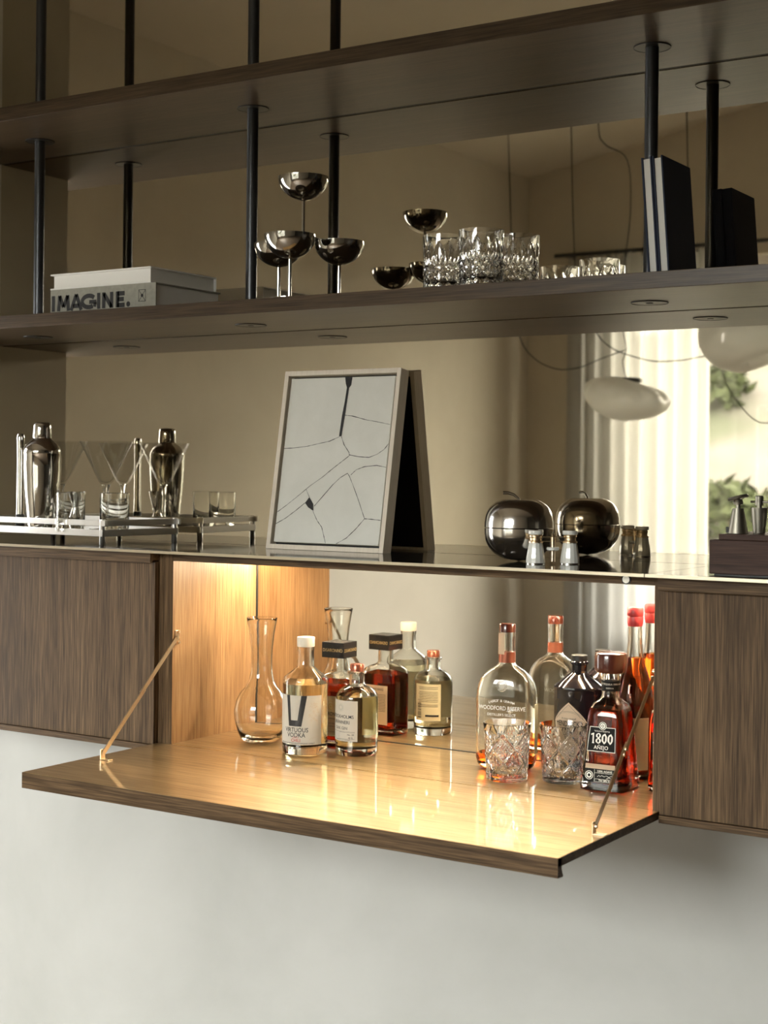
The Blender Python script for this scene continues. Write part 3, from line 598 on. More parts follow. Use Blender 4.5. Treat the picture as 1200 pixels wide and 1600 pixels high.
printed('lettering', [(poly_geo([circ(0.0072), circ(0.0062)]), -0.0205, 0.0265), (poly_geo([circ(0.0048, 9), circ(0.0027, 7)]), -0.0205, 0.0265), (text_geo('100% AGAVE', 0.0048, bold=0.006), 0.0065, 0.0325),
        (stroke([(0, 0), (0.003, 0.003), (0.005, 0.0005), (0.008, 0.003), (0.012, 0.001), (0.016, 0.003), (0.020, 0.001), (0.026, 0.0035)], 0.0005), -0.006, 0.0248), (stroke([(0, 0), (0.005, 0.002), (0.011, 0.0005)], 0.0005), 0.010, 0.0228),
        (text_geo('70cl 38% Vol', 0.0042, bold=0.008), 0.0075, 0.0178), (poly_geo([[(-0.0105, 0.0168), (0.0235, 0.0168), (0.0235, 0.0215), (-0.0105, 0.0215)], [(-0.0101, 0.0172), (0.0231, 0.0172), (0.0231, 0.0211), (-0.0101, 0.0211)]]), 0, 0),
        (stroke([(-0.0105, 0), (0.0235, 0)], 0.0004), 0, 0.0312), (stroke([(-0.0112, 0.0160), (-0.0112, 0.0370)], 0.0004), 0, 0)], f18(0.0010), 'silver_ink', lab)

# slim red-capped bottle against the mirror, flask beside the cabinet side
t = thing('spirit_bottle', 'tall slim orange liqueur bottle with red wax cap', 'bottle', (-1.0590, -0.0405, ZF), D(10))
bottle(t, [R2(0, 0.029), R2(0.002, 0.032), R2(0.008, 0.0335), R2(0.120, 0.0335), R2(0.150, 0.0310), R2(0.175, 0.0250), R2(0.195, 0.0185), R2(0.212, 0.0146), R2(0.235, 0.0128), R2(0.268, 0.0120)], 0.0025, 0.010, 0.209, 'orange')
obj('cap', MB().lathe([(0.0001, 0.2965), (0.0125, 0.2965), (0.0140, 0.294), (0.0142, 0.283), (0.0132, 0.281), (0.0140, 0.279), (0.0138, 0.270), (0.0125, 0.2635), (0.0001, 0.2635)], 36), 'red_wax', t, smooth=45)
cyl_label('front_label', 0.0338, D(-60), D(60), 0.018, 0.108, 'paper_cream', t)
t = thing('spirit_bottle', 'embossed red-amber flask bottle half hidden beside the cabinet wall', 'bottle', (-0.9665, -0.1150, ZF), D(20))
bottle(t, [(0, 0.028, 0.018, 4), (0.002, 0.031, 0.0215, 4), (0.008, 0.0320, 0.0230, 4), (0.105, 0.0320, 0.0230, 4), (0.122, 0.0312, 0.0225, 3.6), (0.134, 0.0275, 0.0205, 3), (0.142, 0.020, 0.0170, 2.4), (0.148, 0.0140, 0.0140, 2), (0.186, 0.0132, 0.0132, 2)], 0.0026, 0.008, 0.130, 'tequila')
obj('cap', MB().lathe([(0.0001, 0.186), (0.0142, 0.186), (0.0142, 0.205), (0.0132, 0.2065), (0.0001, 0.2065)], 32), 'red_wax', t, smooth=40)
mb = MB()
for k in range(9):
    z0 = 0.022+0.0098*k
    mb.tube([(-0.024+0.048*i/10, -0.0232-0.0002, z0+0.003*math.sin(i*1.7+k*2.1)+0.002*math.cos(i*0.9+k)) for i in range(11)], 0.0009, 6)
obj('embossed_relief', mb, 'glass', t, smooth=60)

# cut crystal tumblers
def tri(x): return abs(x-math.floor(x+0.5))*2          # 0 at whole numbers, 1 between
def crystal(rb, rt_, h, fn, depth, seg=168, rows=60, wall=0.0032, base=0.013):
    R = [[(0.0005*math.cos(2*PI*i/seg), 0.0005*math.sin(2*PI*i/seg), 0.0012) for i in range(seg)]]
    rr = lambda f: rb+(rt_-rb)*f
    R.append([((rb-0.003)*math.cos(2*PI*i/seg), (rb-0.003)*math.sin(2*PI*i/seg), 0.0) for i in range(seg)])
    for k in range(rows+1):
        f = k/rows; row = []
        for i in range(seg):
            r = rr(f)-depth*fn(i/seg, f) - (0.0015*(1-min(1, f/0.03)) if f < 0.03 else 0)
            row.append((r*math.cos(2*PI*i/seg), r*math.sin(2*PI*i/seg), max(0.0006, h*f)))
        R.append(row)
    for f in (1.0, 0.9, 0.7, 0.5, 0.3, 0.2):
        z = h*f if f < 1 else h+0.0003
        if z < base+0.004: continue
        r = rr(f)-wall*(1 if f < 1 else 0.55); R.append([(r*math.cos(2*PI*i/seg), r*math.sin(2*PI*i/seg), z) for i in range(seg)])
    for r, z in ((rr(0.15)-wall-0.0015, base+0.0035), (rr(0.15)-wall-0.006, base+0.0005), (0.0005, base)):
        R.append([(r*math.cos(2*PI*i/seg), r*math.sin(2*PI*i/seg), z) for i in range(seg)])
    return MB().loft(R)
def cutA(u, f):
    d = 0.0
    if 0.06 < f < 0.50:
        a = u*14+f*6.2; b = u*14-f*6.2
        d = max(d, 1-tri(a)*3.2, 1-tri(b)*3.2)
        if f > 0.44: d *= (0.50-f)/0.06
    for n, ph, zc, hz, w in ((14, 0.0, 0.66, 0.20, 0.42), (14, 0.5, 0.58, 0.14, 0.30)):
        s_ = (f-zc)/hz
        if abs(s_) < 1:
            x = (u*n+ph); x = abs(x-math.floor(x+0.5)); ww = w*(1-s_*s_)
            if x < ww: d = max(d, 1-(x/ww)**2)
    return max(0.0, d)
def cutB(u, f):
    d = 0.0
    if 0.10 < f < 0.86:
        g = (f-0.10)/0.76
        a = u*6+g*1.5; b = u*6-g*1.5
        d = max(0, 1-tri(a)*5, 1-tri(b)*5)
        ca, cb = math.floor(a+0.5), math.floor(b+0.5)
        if (int(math.floor(a))+int(math.floor(b))) % 2 == 0:
            d = max(d, 0.55*(1-tri(u*48+g*12)*1.6), 0.55*(1-tri(u*48-g*12)*1.6))
        else:
            x = u*6; x = x-math.floor(x); s_ = math.sin(g*PI*3)
            d = max(d, 0.6*(1-tri(u*36+g*1.5)*2)*abs(s_))
    elif f <= 0.10 and f > 0.03: d = 0.0
    return max(0.0, d)
TA = thing('cut_tumbler', 'cut crystal tumbler standing foremost of the three on the shelf', 'glass', (-1.2558, -0.2520, 1.6667), 0.1, 'cut tumblers on the shelf')
obj('vessel', crystal(0.0372, 0.0385, 0.0985, cutA, 0.0019), 'crystal', TA, smooth=22)
dup(TA, (-1.3432, -0.2256, 1.6667), 0.5, 'cut crystal shelf tumbler next to the steel coupes')
dup(TA, (-1.2304, -0.1690, 1.6667), 0.9, 'cut crystal shelf tumbler toward the navy books')
TB = thing('cut_tumbler', 'star-cut crystal tumbler in front of the clear bourbon flask', 'glass', (-1.2310, -0.1870, ZF), 0.3, 'cut tumblers in the bar cabinet')
obj('vessel', crystal(0.0352, 0.0415, 0.0985, cutB, 0.0024, wall=0.0040, base=0.012), 'crystal', TB, smooth=22)
dup(TB, (-1.1445, -0.1445, ZF), 0.75, 'star-cut crystal tumbler standing before the black gin bottle')

# ------------------------------------------------------------------ on the shelf
def coupe_parts(t):
    bowl = []
    for i in range(15):
        a = -PI/2+PI/2*i/14; bowl.append((max(0.0001, 0.0472*math.cos(a)), 0.1165+0.0435*math.sin(a)))
    inn = [(max(0.0001, r-0.0011*(r/0.0472)), z+0.0011*(1-(z-0.073)/0.0435)) for r, z in bowl[::-1]]
    obj('bowl', MB().lathe(bowl+inn, 56), 'steel_dark', t, smooth=50)
    obj('stem', MB().lathe([(0.0001, 0.003), (0.0036, 0.003), (0.0034, 0.072), (0.0055, 0.0735), (0.0001, 0.0742)], 20), 'steel', t, smooth=40)
    obj('foot', MB().lathe([(0.0001, 0.0), (0.036, 0.0), (0.036, 0.0012), (0.006, 0.0030), (0.0001, 0.0032)], 48), 'steel', t, smooth=40)
C0 = thing('champagne_coupe', 'polished steel coupe balanced on top of the other three', 'coupe', (-1.6537, -0.2179, 1.6667+0.1170), 0, 'steel coupes')
coupe_parts(C0)
for (x, y), lab in (((-1.721, -0.202), 'polished steel coupe nearest the shelf post, partly behind another'), ((-1.636, -0.282), 'polished steel coupe foremost under the balanced one'), ((-1.606, -0.168), 'polished steel coupe toward the cut tumblers')):
    dup(C0, (x, y, 1.6667), 0, lab)

def flat_book(name, label, x0, x1, y0, y1, z0, z1, cover, spine_mat, hc=0.0028):
    t = thing(name, label, 'book', ((x0+x1)/2, (y0+y1)/2, z0)); ox, oy = t.location.x, t.location.y; h = z1-z0
    return t, lambda x, y, z: (x-ox, y-oy, z), h
# grey book, spine to the front
t, qb, h = flat_book('art_book', 'thick grey clothbound book with IMAGINE. on its spine', -2.2400, -1.9580, -0.2800, -0.0820, 1.6667, 1.7170, None, None)
sp = obj('cover', MB().box(-2.2400, -1.9580, -0.2800, -0.2770, 0, h).box(-2.2400, -1.9580, -0.2770, -0.0820, 0, 0.0028).box(-2.2400, -1.9580, -0.2770, -0.0820, h-0.0028, h).xf(qb), 'grey_cloth', t, bevel=0.0005)
obj('pages', MB().box(-2.2370, -1.9610, -0.2769, -0.0860, 0.003, h-0.003).xf(qb), 'pages', t)
wd = 0.0088; h1 = 0.0315
def seg(*pts): return stroke([(x, y*h1) for x, y in pts], wd)
arc = [(0.0180*math.cos(a), h1/2+(h1/2-wd/2)*math.sin(a)) for a in [D(38+i*(306-38)/22) for i in range(23)]]
lett = [(seg((0.0045, 0), (0.0045, 1)), 0.004, 0), (seg((0.0045, 0), (0.0070, 1)), 0.0190, 0), (seg((0.0070, 0.97), (0.0180, 0.25)), 0.0190, 0), (seg((0.0180, 0.25), (0.0290, 0.97)), 0.0190, 0), (seg((0.0290, 1), (0.0315, 0)), 0.0190, 0),
        (seg((0.0045, 0), (0.0185, 1)), 0.0535, 0), (seg((0.0185, 1), (0.0325, 0)), 0.0535, 0), (seg((0.0100, 0.27), (0.0270, 0.27)), 0.0535, 0),
        (stroke(arc, wd), 0.1065, 0), (stroke([(0.0010, 0.46*h1), (0.0205, 0.46*h1)], wd*0.9), 0.1065, 0), (stroke([(0.0168, 0.40*h1), (0.0150, 0.14*h1)], wd*0.9), 0.1065, 0),
        (seg((0.0045, 0), (0.0045, 1)), 0.1285, 0), (seg((0.0045, 0), (0.0045, 1)), 0.1420, 0), (seg((0.0050, 0.93), (0.0250, 0.07)), 0.1420, 0), (seg((0.0255, 0), (0.0255, 1)), 0.1420, 0),
        (seg((0.0045, 0), (0.0045, 1)), 0.1785, 0), (stroke([(0.004, wd/2), (0.0235, wd/2)], wd), 0.1785, 0), (stroke([(0.004, h1/2), (0.0215, h1/2)], wd), 0.1785, 0), (stroke([(0.004, h1-wd/2), (0.0235, h1-wd/2)], wd), 0.1785, 0), (poly_geo([circ(0.0052)]), 0.2115, 0.0052)]
printed('lettering', [(g, x, 0.0062) for g, x, _ in lett[:-1]] + [(lett[-1][0], lett[-1][1], 0.0114)], lambda x, y: qb(-2.2400+x, -0.2804, y), 'ink', sp)
printed('lettering', [(poly_geo([[(0, 0), (0.0185, 0), (0.0185, 0.0235), (0, 0.0235)], [(0.001, 0.001), (0.0175, 0.001), (0.0175, 0.0225), (0.001, 0.0225)]]), 0.238, 0.0145), (stroke([(0, 0), (0.0185, 0.0235)], 0.001), 0.238, 0.0145), (stroke([(0.0185, 0), (0, 0.0235)], 0.001), 0.238, 0.0145), (poly_geo([circ(0.0032)]), 0.24725, 0.02625)], lambda x, y: qb(-2.2400+x, -0.2804, y), 'ink', sp)
# white book on top, fore-edge to the front
t, qb, h = flat_book('art_book', 'white hardback book lying on top of the grey one', -2.2420, -1.9720, -0.2790, -0.0780, 1.7171, 1.7490, None, None)
obj('cover', MB().box(-2.2420, -1.9720, -0.2790, -0.0780, 0, 0.0030).box(-2.2420, -1.9720, -0.2790, -0.0780, h-0.003, h).box(-2.2420, -1.9720, -0.0810, -0.0780, 0.003, h-0.003).xf(qb), 'white_cover', t, bevel=0.0006)
obj('pages', MB().box(-2.2365, -1.9775, -0.2735, -0.0811, 0.0031, h-0.0031).xf(qb), 'pages', t)
# two navy books leaning on the post
def navy(x, label, lean, th):
    t = thing('navy_book', label, 'book', (x, -0.2200, 1.6670), 0, 'navy books leaning on the shelf post')
    t.rotation_euler = (0, -lean, 0)
    c_ = obj('cover', MB().box(0, 0.0030, 0, 0.121, 0, 0.199).box(th-0.003, th, 0, 0.121, 0, 0.199).box(0.003, th-0.003, 0.118, 0.121, 0, 0.199), 'navy', t, bevel=0.0006)
    obj('pages', MB().box(0.0031, th-0.0031, 0.003, 0.1179, 0.003, 0.196), 'pages', t)
navy(-0.9795+0.0140, 'navy blue hardback book leaning nearest the shelf post', D(4.3), 0.0178)
navy(-0.9795+0.0330, 'outer navy blue hardback book leaning against its twin', D(4.3), 0.0178)

# ------------------------------------------------------------------ on the worktop: tray and barware
ZT = 1.2262
TR = thing('serving_tray', 'rectangular polished nickel serving tray with gallery rail and feet', 'tray', (-2.1180, -0.2520, 1.2), D(-4))
# local frame: origin at the front corner, x to the left is negative, y to the mirror
LX, LY = 0.395, 0.216
obj('plate', MB().box(-LX+0.004, -0.004, 0.004, LY-0.004, 0.0222, 0.0262), 'tray_plate', TR)
for (x0, x1, y0, y1) in ((-LX, 0, 0, 0.006), (-LX, 0, LY-0.006, LY), (-LX, -LX+0.006, 0.006, LY-0.006), (-0.006, 0, 0.006, LY-0.006)):
    obj('lower_rail', MB().box(x0, x1, y0, y1, 0.0185, 0.0325), 'nickel', TR, bevel=0.0008)
    e = 0.007
    ux0, ux1 = (x0-e if x1 == 0 and x0 == -LX else x0), (x1+e if x1 == 0 and x0 == -LX else x1)
    obj('gallery_rail', MB().box(ux0, ux1, y0, y1, 0.0395, 0.0515), 'nickel', TR, bevel=0.0008)
for x in (-LX+0.006, -0.006):
    for y in (0.006, LY-0.006):
        obj('foot', MB().lathe([(0.0001, 0.0), (0.005, 0.0), (0.0062, 0.0015), (0.0062, 0.053), (0.0001, 0.053)], 20).xf(lambda a, b, c: (a+x, b+y, c)), 'nickel', TR, smooth=40)
# cocktail shaker
t = thing('cocktail_shaker', 'tall polished steel cocktail shaker standing on the nickel tray', 'shaker', (-2.3410, -0.2000, ZT))
obj('body', MB().lathe([(0.0001, 0.0), (0.0255, 0.0), (0.0285, 0.002), (0.0300, 0.010), (0.0375, 0.085), (0.0402, 0.125), (0.0405, 0.158), (0.0412, 0.1595), (0.0412, 0.1630), (0.0001, 0.1630)], 72), 'steel', t, smooth=40)
obj('strainer_top', MB().lathe([(0.0001, 0.1631), (0.0402, 0.1631), (0.0402, 0.166), (0.0380, 0.1720), (0.0330, 0.1800), (0.0262, 0.1865), (0.0218, 0.1895), (0.0200, 0.1920), (0.0001, 0.1920)], 72), 'steel', t, smooth=40)
obj('cap', MB().lathe([(0.0001, 0.1921), (0.0198, 0.1921), (0.0205, 0.1935), (0.0190, 0.2190), (0.0178, 0.2235), (0.0150, 0.2255), (0.0001, 0.2255)], 60), 'steel', t, smooth=40)
# muddler
t = thing('muddler', 'slim steel muddler with black tip standing behind the shaker', 'muddler', (-2.4195, -0.1860, ZT))
obj('handle', MB().lathe([(0.0001, 0.030), (0.0086, 0.030), (0.0080, 0.060), (0.0076, 0.150), (0.0084, 0.185), (0.0090, 0.194), (0.0070, 0.202), (0.0001, 0.204)], 32), 'steel', t, smooth=40)
obj('tip', MB().lathe([(0.0001, 0.0), (0.0092, 0.0), (0.0096, 0.002), (0.0096, 0.028), (0.0086, 0.0300), (0.0001, 0.0300)], 32), 'black', t, smooth=40)
# jigger
t = thing('jigger', 'double-ended polished steel jigger behind the tray shot glass', 'jigger', (-2.3080, -0.1300, ZT))
obj('cup', MB().lathe([(0.0185, 0.0), (0.0190, 0.0), (0.0085, 0.030), (0.0085, 0.033), (0.0208, 0.0795), (0.0202, 0.0795), (0.0065, 0.033), (0.0001, 0.033), (0.0001, 0.030), (0.0070, 0.030)], 48), 'steel', t, smooth=40)
# martini glasses
MG = thing('martini_glass', 'martini glass on the tray partly behind the shaker', 'glass', (-2.3850, -0.0990, ZT), 0, 'martini glasses on the tray')
obj('foot', MB().lathe([(0.0001, 0.0), (0.034, 0.0), (0.0345, 0.0012), (0.018, 0.0032), (0.0001, 0.0040)], 56), 'glass', MG, smooth=35)
obj('stem', MB().lathe([(0.0001, 0.0041), (0.0080, 0.0048), (0.0046, 0.010), (0.0038, 0.022), (0.0040, 0.070), (0.0062, 0.088), (0.0095, 0.0955), (0.0001, 0.0958)], 32), 'glass', MG, smooth=50)
obj('bowl', MB().lathe([(0.0001, 0.0960), (0.0100, 0.0962), (0.0165, 0.1035), (0.0570, 0.1880), (0.0560, 0.1883), (0.0150, 0.1065), (0.0095, 0.1010), (0.0001, 0.0985)], 56), 'thin_glass', MG, smooth=35)
dup(MG, (-2.2575, -0.0940, ZT), 0, 'martini glass on the tray clear of the shaker')
# small straight glasses
SG = thing('shot_glass', 'small straight clear glass on the tray beside the shaker', 'glass', (-2.2388, -0.2190, ZT), 0, 'small glasses on the tray')
obj('vessel', MB().lathe([(0.0001, 0.0), (0.0280, 0.0), (0.0296, 0.0015), (0.0300, 0.006), (0.0302, 0.0790), (0.0296, 0.0796), (0.0288, 0.0790), (0.0280, 0.022), (0.0250, 0.0170), (0.0001, 0.0150)], 56), 'glass', SG, smooth=35)
dup(SG, (-2.1560, -0.1760, ZT), 0, 'small straight clear glass on the tray near its open corner')

# ------------------------------------------------------------------ picture leaning on the mirror
PW, PH, PT = 0.277, 0.360, 0.0285
P = thing('framed_artwork', 'white abstract painting with black cracks in pale wood frame leaning on mirror', 'picture', (-1.8255, -0.0965, 1.2004))
P.rotation_euler = (-D(9.6), 0, 0)
for (x0, x1, z0, z1) in ((0, 0.0095, 0, PH), (PW-0.0095, PW, 0, PH)):
    obj('frame_side', MB().box(x0, x1, 0, PT, z0, z1), 'grey_oak', P, bevel=0.0006)
for (z0, z1) in ((0, 0.0095), (PH-0.0095, PH)):
    obj('frame_side', MB().box(0.0095, PW-0.0095, 0, PT, z0, z1), 'grey_oak', P, bevel=0.0006)
obj('backing', MB().box(0.0095, PW-0.0095, 0.020, 0.026, 0.0095, PH-0.0095), 'black', P)
cx0, cx1, cz0, cz1 = 0.0145, PW-0.0145, 0.0145, PH-0.0145
cv = obj('canvas', MB().box(cx0, cx1, 0.0045, 0.0199, cz0, cz1), 'canvas', P, bevel=0.0012)
blobs = [[(0.527, 1.0), (0.597, 0.998), (0.593, 0.951), (0.576, 0.934), (0.565, 0.771), (0.552, 0.641), (0.528, 0.641), (0.535, 0.762), (0.548, 0.857), (0.554, 0.937), (0.539, 0.961)],
         [(0.305, 0.274), (0.351, 0.233), (0.358, 0.192), (0.303, 0.213), (0.269, 0.239)]]
lines = [[(0.002, 0.569), (0.093, 0.571), (0.226, 0.581), (0.328, 0.596), (0.443, 0.612), (0.533, 0.639)],
    [(0.552, 0.639), (0.584, 0.591), (0.64, 0.544), (0.646, 0.525), (0.566, 0.482), (0.486, 0.439), (0.406, 0.393), (0.296, 0.34), (0.174, 0.269), (0.077, 0.216), (0.004, 0.179)],
    [(0.645, 0.53), (0.733, 0.519), (0.833, 0.515), (0.907, 0.535), (0.965, 0.563), (0.999, 0.596)],
    [(0.555, 0.769), (0.635, 0.763), (0.768, 0.739), (0.869, 0.727), (0.998, 0.709)], [(0.265, 0.321), (0.305, 0.274)],
    [(0.269, 0.239), (0.187, 0.192), (0.09, 0.142), (0.0, 0.107)], [(0.361, 0.221), (0.464, 0.306), (0.515, 0.349), (0.581, 0.393), (0.646, 0.42), (0.665, 0.405)],
    [(0.679, 0.41), (0.724, 0.441), (0.799, 0.46), (0.911, 0.468), (0.999, 0.457)], [(0.665, 0.405), (0.719, 0.337), (0.774, 0.263), (0.849, 0.154)],
    [(0.849, 0.154), (0.92, 0.152), (1.0, 0.147)], [(0.849, 0.154), (0.774, 0.09), (0.697, 0.037), (0.607, 0.001)], [(0.354, 0.19), (0.405, 0.134), (0.455, 0.097), (0.486, 0.041), (0.507, 0.002)]]
sc = lambda p: (p[0]*(cx1-cx0), p[1]*(cz1-cz0))
def fine(l, n=5):
    out = []
    for a, b in zip(l[:-1], l[1:]):
        for k in range(n): out.append((a[0]+(b[0]-a[0])*k/n, a[1]+(b[1]-a[1])*k/n))
    return out+[l[-1]]
geo = [(poly_geo([[sc(p) for p in b]]), 0, 0) for b in blobs]
for l in lines:
    f_ = fine([sc(p) for p in l]); geo.append((stroke(f_, [random.uniform(0.0005, 0.0016) for _ in f_]), 0, 0))
printed('painted_lines', geo, lambda x, y: (cx0+x, 0.0041, cz0+y), 'ink', cv)

# ------------------------------------------------------------------ steel apple, opera glasses, walnut box
t = thing('apple_ice_bucket', 'polished steel apple-shaped ice bucket with curved stem on the worktop', 'ice bucket', (-1.2364, -0.1403, 1.2))
def apple_prof(z0, z1, k0, k1):
    out = []
    for i in range(k0, k1+1):
        a = -PI/2+PI*i/40; ca, sa = math.cos(a), math.sin(a)
        n = 2.75; r = 0.0612*abs(ca)**(2/n); z = 0.0565+0.0545*math.copysign(abs(sa)**(2/n), sa)
        if sa < 0: r *= 1-0.13*abs(sa)**1.5
        out.append((max(r, 0.0001), z))
    return out
low = apple_prof(0, 0, 0, 20); upp = apple_prof(0, 0, 21, 40)
low[0] = (0.0001, 0.0)
lw = [(r, z) for r, z in low if z < 0.0575]
obj('bowl', MB().lathe(lw+[(0.0612, 0.0578), (0.0600, 0.0582), (0.0001, 0.0582)], 72), 'apple_steel', t, smooth=40)
uw = [(0.0001, 0.0592), (0.0600, 0.0592), (0.0613, 0.0596)] + [(r, z-(0.006*max(0, 1-(r/0.03)**2) if r < 0.03 else 0)) for r, z in upp if z > 0.0600]
lid = obj('lid', MB().lathe(uw, 72), 'apple_steel', t, smooth=40)
dirv = Vector((-0.84, -0.54, 0))
pts = [(0, 0, 0.104), (0.002*dirv.x, 0.002*dirv.y, 0.110), (0.010*dirv.x, 0.010*dirv.y, 0.1165), (0.020*dirv.x, 0.020*dirv.y, 0.1195), (0.0290*dirv.x, 0.0290*dirv.y, 0.1195)]
obj('stem', MB().tube(pts, [0.0022, 0.0022, 0.0025, 0.0029, 0.0031], 12), 'steel', lid, smooth=50)

t = thing('opera_glasses', 'small brass opera glasses with mother-of-pearl barrels before the apple', 'binoculars', (-1.1540, -0.1735, 1.2), math.atan2(0.0385, 0.046))
for s in (-1, 1):
    x = 0.0298*s
    b = obj('barrel', MB().lathe([(0.0001, 0.002), (0.0162, 0.002), (0.0166, 0.004), (0.0160, 0.012), (0.0122, 0.034), (0.0118, 0.036), (0.0001, 0.036)], 14).xf(lambda a, b_, c: (a+x, b_, c)), 'pearl', t, smooth=20)
    obj('rim', MB().lathe([(0.0001, 0.0), (0.0163, 0.0), (0.0163, 0.0019), (0.0001, 0.0019)], 32).xf(lambda a, b_, c: (a+x, b_, c)), 'steel_soft', b, smooth=30)
    obj('collar', MB().lathe([(0.0001, 0.0361), (0.0126, 0.0361), (0.0126, 0.0385), (0.0102, 0.040), (0.0102, 0.0445), (0.0112, 0.046), (0.0112, 0.0485), (0.0100, 0.050), (0.0001, 0.050)], 32).xf(lambda a, b_, c: (a+x, b_, c)), 'brass', b, smooth=30)
    obj('eyepiece', MB().lathe([(0.0070, 0.0501), (0.0124, 0.0501), (0.0130, 0.052), (0.0130, 0.0555), (0.0120, 0.0572), (0.0070, 0.0572)], 32).xf(lambda a, b_, c: (a+x, b_, c)), 'pearl', b, smooth=35)
obj('bridge', MB().box(-0.022, 0.022, -0.002, 0.002, 0.0375, 0.0392).box(-0.022, 0.022, -0.002, 0.002, 0.0452, 0.0468), 'brass', t)
obj('focus_column', MB().lathe([(0.0001, 0.004), (0.0042, 0.004), (0.0042, 0.046), (0.0030, 0.0475), (0.0034, 0.050), (0.0020, 0.052), (0.0001, 0.052)], 24), 'brass', t, smooth=35)
obj('focus_wheel', MB().lathe([(0.0001, 0.023), (0.0095, 0.023), (0.0108, 0.0245), (0.0108, 0.0275), (0.0095, 0.029), (0.0001, 0.029)], 32), 'pearl', t, smooth=35)

BX = thing('walnut_box', 'dark walnut box with a stepped lid at the worktop end', 'box', (-0.8415, -0.2642, 1.2))
obj('body', MB().box(0, 0.26, 0, 0.17, 0.002, 0.0542), 'walnut', BX, bevel=0.001)
obj('lid', MB().box(0.011, 0.249, 0.011, 0.159, 0.0542, 0.0632), 'walnut', BX, bevel=0.0008)
obj('base', MB().box(0.006, 0.254, 0.006, 0.164, 0, 0.002), 'black', BX)
zb = 1.2633
t = thing('cone_grinder', 'gunmetal cone with a tilted round disc on top of walnut box', 'grinder', (-0.8160, -0.2080, zb))
obj('cone', MB().lathe([(0.0001, 0.0), (0.0160, 0.0), (0.0085, 0.039), (0.0001, 0.039)], 40), 'gunmetal', t, smooth=30)
obj('neck', MB().lathe([(0.0001, 0.039), (0.0032, 0.039), (0.0032, 0.0445), (0.0070, 0.0448), (0.0078, 0.0485), (0.0060, 0.053), (0.0001, 0.053)], 28), 'gunmetal', t, smooth=30)
obj('disc', MB().lathe([(0.0001, -0.002), (0.0155, -0.002), (0.0165, 0.0), (0.0150, 0.0028), (0.0001, 0.0032)], 40).xf(lambda x, y, z: (x*math.cos(0.25)-z*math.sin(0.25), y, x*math.sin(0.25)+z*math.cos(0.25)+0.0555)), 'gunmetal', t, smooth=35)
obj('notch', MB().box(-0.0160, -0.0120, -0.010, -0.0085, 0.0005, 0.010), 'black', t)
t = thing('cone_grinder', 'gunmetal inverted cone with side peg behind the tilted disc', 'grinder', (-0.7950, -0.1700, zb))
obj('cone', MB().lathe([(0.0001, 0.0), (0.0095, 0.0), (0.0130, 0.040), (0.0001, 0.040)], 40), 'gunmetal', t, smooth=30)
obj('neck', MB().lathe([(0.0001, 0.040), (0.0040, 0.040), (0.0040, 0.0435), (0.0064, 0.0438), (0.0064, 0.0575), (0.0055, 0.059), (0.0001, 0.059)], 28), 'gunmetal', t, smooth=30)
obj('peg', MB().lathe([(0.0001, -0.014), (0.0020, -0.014), (0.0020, 0.016), (0.0001, 0.016)], 16).xf(lambda x, y, z: (z, y, x+0.049)), 'gunmetal', t, smooth=30)
t = thing('metal_canister', 'low round gunmetal canister at the picture edge on walnut box', 'canister', (-0.7640, -0.1700, zb))
obj('base', MB().lathe([(0.0001, 0.0), (0.0130, 0.0), (0.0135, 0.001), (0.0135, 0.0125), (0.0001, 0.0125)], 36), 'gunmetal', t, smooth=30)
obj('lid', MB().lathe([(0.0001, 0.0127), (0.0118, 0.0127), (0.0118, 0.031), (0.0110, 0.032), (0.0001, 0.032)], 36), 'gunmetal', t, smooth=30)

# ------------------------------------------------------------------ the room seen in the mirror
def curtain(name, label, x0, x1, seed):
    rnd = random.Random(seed); n = 260; zs = [0.02+2.345*k/14 for k in range(15)]; ph = [rnd.uniform(0, 6) for _ in range(4)]
    vs = []; fs = []
    for z in zs:
        g = (z-0.02)/2.345
        for i in range(n+1):
            f = i/n; x = x0+(x1-x0)*f
            a = 0.030*math.sin(f*54+ph[0]+0.5*math.sin(f*9+ph[1])) + 0.012*math.sin(f*23+ph[2]+g*0.6) + 0.006*math.sin(f*110+ph[3])
            vs.append((x+0.008*math.sin(f*40+ph[1])*(1-g), -3.90+a*(1-0.35*g), z))
    for k in range(14):
        for i in range(n): fs.append((k*(n+1)+i, k*(n+1)+i+1, (k+1)*(n+1)+i+1, (k+1)*(n+1)+i))
    me = MB().add(vs, fs)
    return tag(obj(name, me, 'sheer', None, smooth=80), label, 'curtain')
curtain('sheer_curtain', 'pleated white sheer curtain hanging at the window, seen in the mirror', -3.10, -2.42, 3)
t = thing('curtain_rod', 'black curtain rod above the window, seen in the mirror', 'curtain rod', (-2.2, -3.9, 2.38))
obj('rod', MB().tube([(-0.98, 0, 0), (1.4, 0, 0)], 0.009, 10), 'black', t, smooth=40)
for k in range(16):
    obj('ring', MB().tube([(-0.88+0.043*k, 0.015*math.cos(a), -0.008+0.017*math.sin(a)) for a in [2*PI*i/12 for i in range(13)]], 0.0022, 6), 'black', t, smooth=40)
for x in (-0.93, 1.3): obj('bracket', MB().box(x-0.008, x+0.008, -0.098, 0, -0.006, 0.006), 'black', t)

